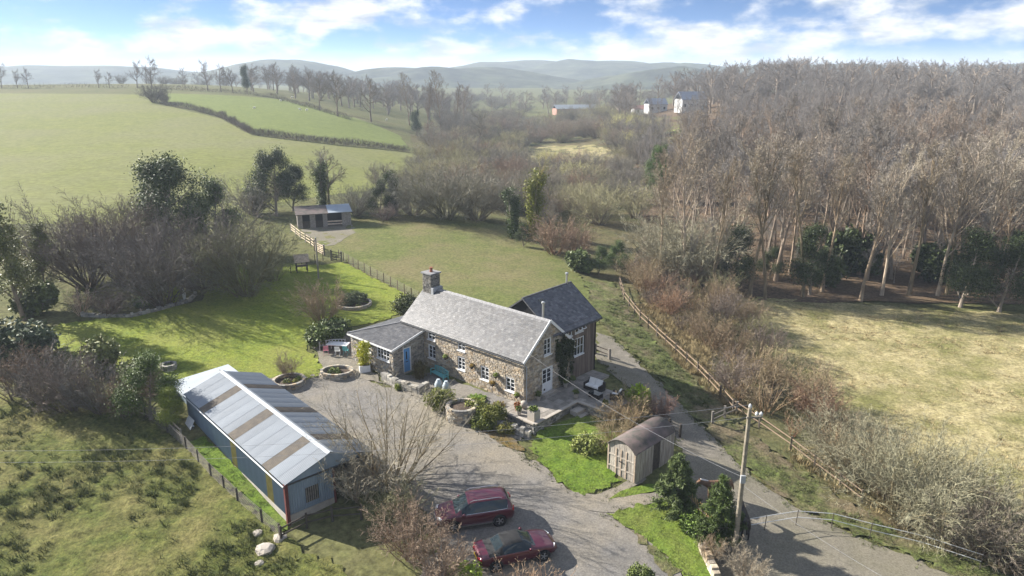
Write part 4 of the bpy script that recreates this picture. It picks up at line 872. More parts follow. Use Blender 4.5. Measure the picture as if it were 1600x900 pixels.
# climber on the gable, hanging baskets on the front
ipts = blob_pts(31, [(.12,4.6,2.2,.16,2.2),(.12,5.1,1.2,.2,1.3),(.12,4.3,3.2,.15,.9),(.12,4.9,3.1,.15,.9)], 900); ipts[:,1] = 4.7 + (ipts[:,1]-4.7)*3.2; ipts[:,0] = np.abs(ipts[:,0]-.02)+.04; ipts = ipts[(ipts[:,1]>3.6)&(ipts[:,1]<5.55)&(ipts[:,2]<3.3+(5.6-ipts[:,1])*.8)]
cl = ob('climbing_plant', leaf_cloud(31, ipts, 3600, .1, .07), 'leaf'); cl.location = HO; cl.rotation_euler = (0,0,HRZ); cl.color = (.5,.55,.5,1); tag(cl, 'dark climber covering the right half of the stone gable', 'climber')
for i, (x, z) in enumerate(((-2.65,1.5),(-5.2,1.55),(-8.2,1.5),(-3.0,.75),(-.55,.55))):
    e = thing('hanging_basket', 'planted wall basket on the farmhouse front, %s' % ('right of the second window from the right','between the second and third ground-floor windows','left of the middle ground-floor window','low below the second window','at the right corner of the wall')[i], 'basket', (0,0,0))
    e.location = Vector(HO) + Matrix.Rotation(HRZ, 3, 'Z') @ Vector((x, -.22, z)); e.rotation_euler = (0,0,HRZ)
    ob('basket', MB().lathe([(.05,-.2),(.17,-.08),(.2,.05),(.17,.05)], 10), 'wood_dark', e); lf = ob('foliage', leaf_cloud(40+i, blob_pts(40+i, [(0,0,.1,.2,.14)], 120), 260, .05, .03), 'leaf', e); lf.color = (3.4,1.9,1.0,1) if i % 2 else (2.2,2.4,.9,1)
    ob('bracket', MB().bar((0,.2,.25),(0,-.02,.25),.02), 'black', e)
# ---------------------------------------------------------------- blue barn
BO = PZ(452, 820, 0.0); BRZ = math.atan2(-.742, .67); BL, BW, BE, BA = 16.2, 5.7, 2.75, 3.72
bn = thing('barn', 'blue corrugated steel barn with pale sheet roof and brown rooflight strips', 'barn', BO, BRZ)
def corr(mb, o, u, v, n, W, Lh, pitch=.125, amp=.022, t=0):   # corrugated sheet: o + u*[0..W] + v*[0..Lh]
    o, u, v, n = Vector(o), Vector(u), Vector(v), Vector(n); k = int(W/pitch)*4; vs = []
    for i in range(k+1):
        a = W*i/k; dd = amp*math.sin(2*math.pi*a/pitch)
        vs += [o + u*a + n*dd, o + u*a + v*Lh + n*dd]
    mb.add(vs, [(2*i, 2*i+2, 2*i+3, 2*i+1) for i in range(k)])
sl = Vector((0, BW/2+.12, BA-BE+.03)); sll = sl.length; su = sl.normalized(); npan = 16; pwid = (BL+.3)/npan
def lightat(px, py):               # how far along the eave a rooflight sits
    dd = ray(px, py); A2 = Vector((-math.cos(BRZ), -math.sin(BRZ), 0)); nn = Vector((-A2.y, A2.x, 0)); O_ = Vector(BO) + Vector((0,0,BE))
    t = (O_ - Vector((0,0,CAM_Z))).dot(nn) / Vector(dd).dot(nn); return ((Vector((0,0,CAM_Z)) + Vector(dd)*t) - O_).dot(A2)
lights = {int((lightat(*q)+.15)/pwid) for q in ((314,637),(367,685),(418,730))}
sm = None; proto = {}
for side in (0, 1):
    for i in range(npan):
        rl = i in lights; key = (side, rl)
        if key not in proto:
            mb = MB(); s2 = -1 if side == 0 else 1; vdir = Vector((0, su.y*(1 if side == 0 else -1), su.z)); nn = Vector((0, -vdir.z if side == 0 else vdir.z, abs(vdir.y)))
            corr(mb, (0,0,0), (-1,0,0), vdir, nn, pwid+.03, sll, .13, .012); me = mb.mesh('roof_sheet'); me.materials.append(M['rooflight' if rl else 'sheet_roof']); proto[key] = me
        o = ob('rooflight_sheet' if rl else 'roof_sheet', proto[key], None, bn, (.15 - i*pwid, (-.12 if side == 0 else BW+.12), BE-.03 + (.006 if i % 2 else 0)))
        k = rs_.uniform(.86, 1.06); o.color = (k, k, k*1.01, 1)
mb = MB(); mb.slab([(.2,BW/2-.2,BA-.035),(.2,BW/2,BA+.07),(-BL-.2,BW/2,BA+.07),(-BL-.2,BW/2-.2,BA-.035)][::-1], .02); mb.slab([(.2,BW/2+.2,BA-.035),(-BL-.2,BW/2+.2,BA-.035),(-BL-.2,BW/2,BA+.07),(.2,BW/2,BA+.07)][::-1], .02); o = ob('ridge_cap', mb, 'sheet_roof', bn); o.color = (1.1,1.1,1.1,1)
wp = 18; ww = BL/wp; yel = {int(lightat(*q)/ww) for q in ((367,700),(418,745))}
for i in range(wp):
    mb = MB(); corr(mb, (0,0,.55), (-1,0,0), (0,0,1), (0,-1,0), ww, BE-.6, .15, .02); ob('wall_sheet', mb, 'yellow_sheet' if i in yel else 'sheet_blue', bn, (-i*ww, -.03, 0))
    mb = MB(); corr(mb, (0,0,.3), (-1,0,0), (0,0,1), (0,1,0), ww, BE-.35, .15, .02); ob('wall_sheet', mb, 'sheet_blue', bn, (-i*ww, BW+.03, 0))
for i in range(9): ob('base_block', MB().box(-BL+i*1.8+.01,-BL+(i+1)*1.8-.01,-.06,.12,-.5,.56), 'concrete', bn)
ob('base_wall', MB().box(-BL,0,BW-.1,BW+.05,-.4,.4), 'concrete', bn)
# front gable: left half clad, right half an open bay
mb = MB(); gw = BW/2; 
corr(mb, (.03,.1,.62), (0,1,0), (0,0,1), (1,0,0), 1.05, BE-.66, .15, .02); corr(mb, (.03,2.0,.62), (0,1,0), (0,0,1), (1,0,0), .95, BE-.66, .15, .02); corr(mb, (.03,1.15,.62), (0,1,0), (0,0,1), (1,0,0), .85, .35, .15, .02); corr(mb, (.03,1.15,1.95), (0,1,0), (0,0,1), (1,0,0), .85, BE-1.99, .15, .02)
ob('gable_cladding', mb, 'sheet_blue', bn)
ob('gable_peak', MB().slab([(.07,-.05,BE-.1),(.07,BW+.05,BE-.1),(.07,BW/2,BA-.02)], .05), 'sheet_blue', bn)
ob('end_wall', MB().slab([(-BL-.02,BW,.0),(-BL-.02,0,.0),(-BL-.02,0,BE),(-BL-.02,BW/2,BA),(-BL-.02,BW,BE)], .05), 'sheet_blue', bn)
ob('gable_base', MB().box(-.1,.06,.1,3.0,-.4,.6), 'concrete', bn)
for i in range(6): ob('window_slat', MB().box(.0,.05,1.19+i*.135,1.26+i*.135,.98,1.95), 'wood_grey', bn)
ob('window_recess', MB().box(-.35,-.3,1.1,2.05,.9,2.05), 'black', bn)
ob('corner_post', MB().box(-.05,.13,-.13,.07,-.3,BE-.02), 'red_oxide', bn); ob('corner_post', MB().box(-.05,.1,2.95,3.08,-.3,BE-.12), 'red_oxide', bn); ob('corner_post', MB().box(-.05,.1,BW-.08,BW+.06,-.3,BE-.04), 'red_oxide', bn)
ob('gable_rail', MB().box(.075,.12,0,BW,BE-.16,BE-.06), 'dark_metal', bn)
ob('eaves_gutter', MB().tube([(-BL,-.2,BE-.1),(.15,-.2,BE-.12)], .05, 6), 'grey_paint', bn)
def bpos(x, y, z=0): return Vector(BO) + Matrix.Rotation(BRZ, 3, 'Z') @ Vector((x, y, z))
sh = thing('lean_to_shed', 'low blue shed with flat white roof behind the barn', 'shed', bpos(-BL-.3, .3), BRZ)
ob('wall', MB().box(-4.0,-.05,.1,4.3,-.3,1.95), 'sheet_blue', sh); ob('roof', MB().slab([(-4.3,-.15,2.12),(.25,-.15,2.12),(.25,4.6,2.35),(-4.3,4.6,2.35)], .1), 'sheet_roof', sh).color = (1.5,1.5,1.5,1); ob('fascia', MB().box(.26,.3,-.15,4.6,1.95,2.2), 'white_paint', sh)
an = thing('weathervane', 'thin weathervane standing on the white shed roof', 'weathervane', bpos(-BL-1.5, 3.2, 2.27), BRZ)
ob('mast', MB().tube([(0,0,0),(0,0,1.0)], .02, 6), 'grey_paint', an); ob('cross_arm', MB().bar((-.4,0,.55),(.4,0,.55),.025), 'grey_paint', an); ob('cross_arm', MB().bar((0,-.4,.56),(0,.4,.56),.025), 'grey_paint', an); ob('vane', MB().box(-.35,.3,-.01,.01,.85,1.02), 'grey_paint', an)
lb_ = thing('leaning_boards', 'broken white boards and pallet leaning on the barn side', 'boards', bpos(-BL+1.6, -.25), BRZ)
for i in range(5): ob('board', MB().bar((-.5+i*.24,-.9,0),(-.5+i*.24,-.05,1.55),.2,.03), 'white_paint', lb_)
for z in (.35, 1.15): ob('crossbar', MB().bar((-.6,-.75+z*.5,z),(.6,-.75+z*.5,z),.1,.05), 'white_paint', lb_)
ob('prop', MB().bar((.9,-1.0,0),(.45,-.1,1.1),.08), 'wood_grey', lb_)
for i, (px, py, s, lbl) in enumerate(((415,862,.55,'largest pale boulder by the barn front corner'),(438,842,.4,'pale boulder close to the barn corner post'),(402,835,.3,'small boulder left of the barn corner'),(405,882,.28,'small boulder nearest the camera by the barn'))):
    mb = MB(); mb.lathe([(.55*s,-.1),(s,.12*s),(.9*s,.45*s),(.45*s,.62*s)], 9, jit=.18, rnd=rs_); mb.col = None; o = ob('boulder', mb, 'concrete', None, at(px, py)); tag(o, lbl, 'boulder', 'boulders by the barn')
# ---------------------------------------------------------------- old wagon shed
VO = PZ(993, 752, .75); vd = Vector(PZ(1052, 712, .85)) - Vector(VO); VRZ = math.atan2(vd.y, vd.x); VLn = vd.length
vv = thing('wagon_shed', 'old boarded railway wagon body used as a shed, rounded brown roof', 'shed', VO, VRZ); VW, VE, VA = 2.25, 1.85, 2.45
prof = [(VW*(i/8), VE + (VA-VE)*math.sin(math.pi*i/8)**.8) for i in range(9)]
mb = MB(); n = len(prof); vs = [(-.15,y,z+.03) for y, z in prof] + [(VLn+.15,y,z+.03) for y, z in prof] + [(-.15,y,z-.04) for y, z in prof] + [(VLn+.15,y,z-.04) for y, z in prof]
mb.add(vs, [(i,i+n,i+1+n,i+1) for i in range(n-1)] + [(2*n+i,2*n+i+1,3*n+i+1,3*n+i) for i in range(n-1)] + [(i,i+1,2*n+i+1,2*n+i) for i in range(n-1)] + [(n+i,3*n+i,3*n+i+1,n+i+1) for i in range(n-1)])
ob('roof', mb, 'van_roof', vv, smooth=True)
ob('body', MB().box(.05,VLn-.05,.05,VW-.05,-.2,VE), 'wood_dark', vv)
k = 0; x = 0
while x < VLn - .05:
    b_ = min(x+.2, VLn)
    if not (1.6 < x < 2.5): ob('side_board', MB().box(x+.008,b_-.008,-.02+rs_.uniform(-.008,.008),.03,-.15,VE-.02), 'van_wood', vv)
    ob('side_board', MB().box(x+.008,b_-.008,VW-.03,VW+.02,-.15,VE-.02), 'van_wood', vv); x += .2
for e_, X in ((0, -.02), (1, VLn-.03)):
    y = 0
    while y < VW - .05:
        b_ = min(y+.19, VW); zt = np.interp((y+b_)/2, [p[0] for p in prof], [p[1] for p in prof]) - .05
        ob('end_board', MB().box(X,X+.05,y+.008,b_-.008,-.18,float(zt)), 'van_wood', vv); y += .19
for z in (.35, 1.15): ob('door_rail', MB().box(-.06,-.022,.05,VW-.05,z,z+.09), 'van_wood', vv)
for y in (.05, .72, 1.12, 1.5, VW-.14): ob('door_batten', MB().box(-.062,-.024,y,y+.09,-.1,1.75), 'wood_pale', vv)
ob('door_latch', MB().box(-.09,-.063,1.0,1.3,.9,.96), 'black', vv)
# ---------------------------------------------------------------- stable
SO = Vector(at(466, 358)); se = Vector(at(549, 352)); sdv = se - SO; SRZ = math.atan2(sdv.y, sdv.x); SLn = sdv.length
st = thing('stable', 'low timber stable block with dark doors and a tin-roofed bay at the paddock', 'stable', SO, SRZ); SD, SE_ = 3.4, 2.1
u = SLn / 8.3
mb = MB(); mb.box(0,SLn,SD-.1,SD,-.2,2.6); mb.box(0,.1,0,SD,-.2,2.2); mb.box(SLn-.1,SLn,0,SD,-.2,2.2); ob('back_wall', mb, 'wood_grey', st)
for a, b in ((0,.75),(1.9,2.75),(3.9,4.6),(6.9,8.3)): o = ob('front_wall', MB().box(a*u,b*u,-.05,.06,-.2,SE_), 'wood_grey', st); o.color = (1.5,1.5,1.55,1)
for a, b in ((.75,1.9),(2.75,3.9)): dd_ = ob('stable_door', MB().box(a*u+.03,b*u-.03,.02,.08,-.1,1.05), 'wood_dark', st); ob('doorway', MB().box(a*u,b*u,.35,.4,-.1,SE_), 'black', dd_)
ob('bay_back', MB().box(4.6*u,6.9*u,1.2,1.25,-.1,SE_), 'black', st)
for z in (.35,.75): o = ob('bay_rail', MB().box(4.6*u,6.9*u,-.03,.02,z,z+.2), 'wood_pale', st); o.color = (1.5,1.55,1.6,1)
ob('roof', MB().slab([(-.25,-.45,2.15),(4.75*u,-.45,2.15),(4.75*u,SD+.2,2.75),(-.25,SD+.2,2.75)], .09), 'van_roof', st); o = ob('tin_roof', MB().slab([(4.77*u,-.35,2.2),(SLn+.2,-.35,2.2),(SLn+.2,SD+.2,2.72),(4.77*u,SD+.2,2.72)], .06), 'sheet_roof', st); o.color = (1.25,1.3,1.35,1)
# far buildings across the valley
def far_house(px, py, L, D, E_, A_, wm, rm, label, nw, cat='house'):
    p = at(px, py); e = thing('far_house' if cat == 'house' else 'far_barn', label, cat, p, .25)
    ob('wall', MB().box(-L/2,L/2,-D/2,D/2,-.5,E_), wm, e)
    mb = MB(); mb.slab([(-L/2-.3,-D/2-.3,E_-.1),(L/2+.3,-D/2-.3,E_-.1),(L/2+.3,0,A_),(-L/2-.3,0,A_)], .2); mb.slab([(L/2+.3,D/2+.3,E_-.1),(-L/2-.3,D/2+.3,E_-.1),(-L/2-.3,0,A_),(L/2+.3,0,A_)], .2); ob('roof', mb, rm, e)
    for i in range(nw):
        x = -L/2 + L*(i+.5)/nw; w_ = ob('window', MB().box(x-.5,x+.5,-D/2-.05,-D/2+.02,E_*.4,E_*.4+1.1), 'glass', e)
far_house(1024, 176, 9, 6, 4, 6.5, 'far_white', 'far_roof', 'left of the two white houses across the valley', 3)
far_house(1078, 174, 11, 7, 5, 8, 'far_white', 'far_roof', 'right white house across the valley, behind bare trees', 4)
far_house(898, 178, 26, 9, 3.4, 5.6, 'far_brick', 'sheet_roof', 'long low brick-red barn with pale roof across the valley', 5, 'barn')
far_house(1000, 179, 8, 5, 2.8, 4.4, 'far_white', 'far_brick', 'small outbuilding left of the white valley houses', 2, 'barn')
# ---------------------------------------------------------------- patio, walls and planters round the house
def hp(x, y, z=0): return Vector(HO) + Matrix.Rotation(HRZ, 3, 'Z') @ Vector((x, y, z))
pt = tag(empty('patio', HO, HRZ), kind='structure')
prs = [(0.02,2.6,-1.9,3.0),(0.02,5.4,3.0,6.3),(-1.6,0.0,-1.9,-.12),(-.1,1.6,6.35,8.6)]
for (x0,x1,y0,y1) in prs:
    ob('patio_base', MB().box(x0+.05,x1-.05,y0+.05,y1-.05,-1.0,-.06), 'mortar', pt)
    nx, ny = max(1, round((x1-x0)/.62)), max(1, round((y1-y0)/.62))
    for i in range(nx):
        for j in range(ny):
            a0, a1 = x0+(x1-x0)*i/nx, x0+(x1-x0)*(i+1)/nx; b0, b1 = y0+(y1-y0)*j/ny, y0+(y1-y0)*(j+1)/ny
            mb = MB(); k = rs_.uniform(.75, 1.15); mb.col = (k, k*.98, k*.95); mb.box(a0+.008,a1-.008,b0+.008,b1-.008,-.07,-.012+rs_.uniform(-.006,.006)); ob('paving_slab', mb, 'paving', pt)
for p, q in (((2.65,-1.95),(2.65,3.0)),((2.65,2.95),(5.45,2.95)),((5.45,2.95),(5.45,6.3)),((-1.6,-1.95),(2.65,-1.95))):
    d_ = (Vector(q)-Vector(p)).length; n = max(1, round(d_/1.2))
    for i in range(n):
        a, b = Vector(p).lerp(Vector(q), i/n), Vector(p).lerp(Vector(q), (i+1)/n); u_ = (b-a).normalized()*.006
        o = beam('coping', (*(a+u_),.0), (*(b-u_),.0), .28, .09, 'concrete', pt)
    F = frame3((p[0],p[1],0), ((q[0]-p[0])/d_, (q[1]-p[1])/d_, 0), ((q[1]-p[1])/d_, -(q[0]-p[0])/d_, 0)); mb = MB(); stones(mb, F, d_, flat(-.05), [], -1.2, GREYS, (.12,.2)); tag(ob('stonework', mb, 'stone', pt), kind='stuff')
for i in range(2): ob('step', MB().box(2.8+i*.35,3.15+i*.35+.3,1.9,2.9,-1.2,-.28-.28*i), 'concrete', pt)
def ring_wall(name, label, pos, rad, hgt, cat='planter', sq=1.0, plants=None, pal=GREYS+TAN):
    e = thing(name, label, cat, pos); mb = MB(); n = max(10, int(2*math.pi*rad/.3)); z = -.25
    while z < hgt:
        hh = rs_.uniform(.11,.17); o_ = rs_.random()
        for i in range(n):
            a0, a1 = 2*math.pi*(i+o_)/n, 2*math.pi*(i+.95+o_)/n; r0, r1 = rad-.22, rad+rs_.uniform(-.03,.04); k = rs_.uniform(.75,1.2); c = rs_.choice(pal); mb.col = tuple(v*k for v in c)
            vs = [(r*math.cos(a), r*math.sin(a)*sq, zz) for zz in (z, z+hh-.012) for r, a in ((r0,a0),(r1,a0),(r1,a1),(r0,a1))]
            mb.add(vs, [(4,5,6,7),(0,1,5,4),(1,2,6,5),(2,3,7,6),(3,0,4,7)])
        z += hh
    mb.col = None; w_ = ob('stone_wall', mb, 'stone', e); w_['kind'] = 'stuff'
    ob('soil', MB().lathe([(rad-.16,-.2),(rad-.16,hgt-.22),(.3,hgt-.1)], 18), 'soil', e).scale = (1,sq,1)
    for k in range(plants or 0):
        g = rs_.uniform(0,6.28); r = rs_.uniform(0,rad-.45); lf = ob('plant', leaf_cloud(int(g*1000), blob_pts(k, [(0,0,.1,.24,.16)], 90), 170, .07, .04), 'leaf', e, (r*math.cos(g), r*math.sin(g)*sq, hgt-.15)); c = rs_.choice([(1.6,1.9,.9),(2.8,2.4,1.4),(1.2,1.3,1.0)]); lf.color = (*c,1)
    return e
ring_wall('stone_planter', 'boat-shaped raised stone planter on the gravel before the porch', at(527,586), 1.35, .42, sq=.8, plants=9)
ring_wall('stone_well', 'round rubble stone well beside the twin urns', at(722,652), 1.15, 1.0, 'well')
ring_wall('stone_planter', 'stone-edged bed with round bush behind the barn', at(452,600), 1.3, .35, plants=4)
ring_wall('stone_planter', 'small dark round planter on the lawn behind the shed', at(264,577), .65, .35, plants=1, pal=GREYS)
ring_wall('stone_planter', 'low stone ring round the grey shrub on the lawn', at(553,477), 1.8, .25, plants=2)
def rubble(name, label, pts, hgt, thick=.4, pal=GREYS, cat='wall', kind=None):
    e = thing(name, label, cat, pts[0])
    if kind: e['kind'] = kind
    o_ = Vector(pts[0]); mb = MB()
    for p, q in zip(pts, pts[1:]):
        p, q = Vector(p), Vector(q); L = (q.xy-p.xy).length; u_ = Vector(((q.x-p.x)/L, (q.y-p.y)/L, 0)); nn = Vector((u_.y,-u_.x,0)); a = 0
        while a < L:
            wd = rs_.uniform(.22,.5); z = -.2
            while z < hgt:
                hh = rs_.uniform(.13,.22); c = rs_.choice(pal); k = rs_.uniform(.75,1.25); mb.col = tuple(v*k for v in c)
                b = p.lerp(q, min(1,(a+wd/2)/L)) - o_; t2 = thick/2*rs_.uniform(.88,1.1)
                w2 = wd/2*.96; vs = [b + u_*sx*w2*(.9 if top else 1) + nn*sy*t2*(.9 if top else 1) + Vector((0,0,z + (hh-.01 if top else 0))) for top in (0,1) for sx, sy in ((-1,-1),(1,-1),(1,1),(-1,1))]
                mb.add(vs, [(4,5,6,7),(0,1,5,4),(1,2,6,5),(2,3,7,6),(3,0,4,7)]); z += hh
            a += wd
    mb.col = None; tag(ob('stonework', mb, 'stone', e), kind='stuff'); return e
rubble('garden_wall', 'low rubble stone wall under the porch windows and door', [at(598,592),at(622,606),at(655,616),at(668,606)], .55)
rubble('garden_wall', 'long low stone edging round the garden bed on the left', [at(128,494),at(165,496),at(205,496),at(240,488),at(268,480),at(298,470),at(305,462)], .28, .35)
rubble('garden_wall', 'stone edge of the raised bed in front of the patio', [at(775,668),at(800,676),at(825,684)], .5)
rubble('garden_wall', 'weathered stone wall end below the dark conifer', [at(1096,858),at(1106,880),at(1118,905)], .5, pal=TAN)
for px, py, s, wd, c, lb in ((690,638,1.5,1.1,(2.2,2.0,1.0),'mossy clipped hedge behind the twin urns'),(745,650,1.3,1.0,(2.4,2.2,1.1),'ivy-covered wall mound right of the stone well'),(770,662,1.5,.85,(2.0,1.8,.8),'tall yellow-green clipped bush right of the stone well'),(752,668,1.0,1.1,(1.5,1.5,.7),'dark green low bush at the drive edge below the well'),(740,632,.6,2.2,(1.8,2.4,.7),'green herb border along the farmhouse front'),(780,640,.6,1.2,(2.0,1.2,.8),'reddish low plants by the right end of the farmhouse front'),(656,590,1.4,.6,(1.1,.75,.55),'dark reddish bush between blue door and ground-floor window'),(792,676,.8,1.1,(2.2,1.8,1.2),'brownish rock plants at the drive edge before the patio'),(625,608,.6,.9,(2.4,2.4,.8),'small yellow-green plants on the wall by the porch corner')):
    pa('clip0' if 'clipped' in lb else 'shrub0', px, py, s, lb, leaf=c, wide=wd)
for px, py, lb in ((686,622,'left of the twin grey ceramic urns'),(698,625,'right of the twin grey ceramic urns')):
    o = ob('urn', MB().lathe([(.12,0),(.2,.1),(.3,.4),(.31,.62),(.2,.88),(.12,.95),(.15,1.0),(.1,1.0)], 16), 'ceramic', None, Vector(at(px, py)) + Vector((0,0,.55)), smooth=True); tag(o, lb + ' in the hedge', 'urn', 'twin urns')
    ob('plinth', MB().box(-.25,.25,-.25,.25,-.8,-.003), 'mortar', o)
e = thing('bamboo_planter', 'tall yellow bamboo in a white box planter by the porch wall', 'planter', at(570,580), .3)
ob('box', MB().box(-.42,.42,-.42,.42,0,.62), 'white_paint', e); ob('canes', leaf_cloud(61, [(x_*.5, y_*.5, .6+z_*1.9) for x_, y_, z_ in np.random.RandomState(3).normal(0,.45,(300,3))*[1,1,0]+np.random.RandomState(4).uniform(0,1,(300,3))*[0,0,1]], 900, .2, .08, 2.0, .3), 'leaf', e).color = (5.2,4.4,.9,1)
ob('soil', MB().box(-.38,.38,-.38,.38,.55,.625), 'soil', e)
e = thing('box_planter', 'pale square planter on the front corner of the patio', 'planter', hp(2.2,-1.5,.03), HRZ); ob('box', MB().box(-.32,.32,-.32,.32,0,.75), 'concrete', e); lf = ob('plant', leaf_cloud(62, blob_pts(62, [(0,0,.85,.3,.15)], 200), 350, .08, .04), 'leaf', e); lf.color = (2.0,2.2,1.1,1)
for i, (x, y, lb) in enumerate(((.4,-1.2,'small terracotta pot of red plants by the house corner'),(.9,-1.6,'dark pot with shrub beside the square planter'),(4.9,3.4,'round stone-topped pot at the patio step'),(2.2,3.4,'stone pot beside the patio sofa'),(.35,1.2,'pot with plants left of the white gable door'),(.4,4.4,'pot under the dark climber'),(.5,5.2,'second pot under the dark climber'))):
    e = thing('plant_pot', lb, 'pot', hp(x, y, -.01)); ob('pot', MB().lathe([(.13,0),(.2,.3),(.22,.36),(.18,.36)], 12), 'terracotta' if i == 0 else 'concrete', e); lf = ob('plant', leaf_cloud(70+i, blob_pts(70+i, [(0,0,.5,.22,.2)], 120), 200, .07, .03), 'leaf', e); lf.color = ((3.5,1.0,.6,1) if i == 0 else (1.4,1.5,1.0,1))
o = ob('stone_ball', MB().lathe([(.02,0)] + [(.3*math.sin(math.pi*k/10), .3-.3*math.cos(math.pi*k/10)) for k in range(1,10)] + [(.02,.6)], 16), 'concrete', None, hp(.45,-.55,-.012), smooth=True); tag(o, 'round stone ball at the farmhouse corner', 'ornament')
# teal bench
def bench(label, pos, rz, m, L=1.55, arch=True):
    e = thing('garden_bench', label, 'bench', pos, rz)
    for i in range(4): ob('seat_slat', MB().box(-L/2,L/2,-.22+i*.12,-.22+i*.12+.1,.42,.455), m, e)
    for i in range(9):
        x = -L/2+.08+i*(L-.16)/8; ob('back_slat', MB().box(x-.045,x+.045,.25,.28,.48,.86+(.1*math.sin(math.pi*i/8) if arch else 0)), m, e)
    ob('back_rail', MB().tube([(-L/2+L*k/8,.265,.86+(.1*math.sin(math.pi*k/8) if arch else 0)) for k in range(9)], .035, 6), m, e)
    for sx in (-L/2+.04, L/2-.04):
        for y, z in ((-.2,.64),(.26,.86)): ob('leg', MB().box(sx-.035,sx+.035,y-.035,y+.035,0,z), m, e)
        ob('armrest', MB().box(sx-.04,sx+.04,-.25,.24,.643,.68), m, e)
    return e
bench('teal painted wooden bench against the farmhouse front', hp(-8.3,-.85,-.2), HRZ - .12, 'teal_paint', 1.8)
bench('grey-blue curved bench behind the white garden table', at(520,545), HRZ + 1.57 + 2.6, 'grey_paint', 2.3)
tp = Vector(at(529,549))
e = thing('garden_table', 'white garden table beside the porch', 'table', tp, -.15); ob('tabletop', MB().box(-.95,.95,-.45,.45,.70,.74), 'white_paint', e)
for x in (-.8,.8):
    for y in (-.35,.35): ob('leg', MB().box(x-.03,x+.03,y-.03,y+.03,0,.70), 'white_paint', e)
for dx, dy, rz, m_, lb in ((-.9,-.75,.3,'pink_paint','pink folding chair at the left of the garden table'),(.15,-.9,0,'white_paint','white folding chair in front of the garden table'),(.85,-.8,-.2,'teal_paint','pale teal folding chair right of the white one'),(1.4,.2,-1.6,'pink_paint','dusky pink chair between table and porch wall')):
    e = thing('garden_chair', lb, 'chair', tp + Vector((dx,dy,0)), rz)
    ob('seat', MB().box(-.21,.21,-.2,.2,.43,.46), m_, e); ob('backrest', MB().box(-.21,.21,-.24,-.21,.5,.85), m_, e)
    for sx in (-.2,.2): ob('leg', MB().bar((sx,-.28,0),(sx,.2,.46),.025), m_, e); ob('leg', MB().bar((sx,.26,0),(sx,-.24,.86),.025), m_, e)
# rattan set on the patio
def sofa(label, x, y, rz, L, D):
    e = thing('rattan_sofa', label, 'sofa', hp(x,y,-.008), HRZ+rz); ob('frame', MB().box(-L/2,L/2,-D/2,D/2,.04,.3), 'rattan', e); ob('backrest', MB().box(-L/2,L/2,D/2-.14,D/2+.002,.3,.72), 'rattan', e)
    for s in (-1,1): ob('arm', MB().box(min(s*L/2,s*(L/2-.13)),max(s*L/2,s*(L/2-.13)),-D/2,D/2-.15,.3,.55), 'rattan', e)
    n = max(1, round((L-.3)/.65))
    for i in range(n): a = -L/2+.14+(L-.28)*i/n; ob('seat_cushion', MB().box(a+.01,a+(L-.28)/n-.01,-D/2+.02,D/2-.16,.303,.42), 'fabric_white', e); ob('back_cushion', MB().slab([(a+.02,D/2-.32,.43),(a+(L-.28)/n-.02,D/2-.32,.43),(a+(L-.28)/n-.02,D/2-.17,.85),(a+.02,D/2-.17,.85)], .12), 'fabric_white', e)
sofa('black rattan two-seat sofa with white cushions on the patio', 2.35, 5.5, 0, 1.5, .8); sofa('black rattan armchair with white cushion, right end of the patio', 4.6, 5.2, -1.3, .85, .8)
e = thing('patio_table', 'low black rattan table with glass top in front of the sofa', 'table', hp(3.2,4.5,-.008), HRZ); ob('frame', MB().box(-.45,.45,-.3,.3,.0,.34), 'rattan', e); ob('glass_top', MB().box(-.48,.48,-.33,.33,.343,.36), 'car_glass', e)
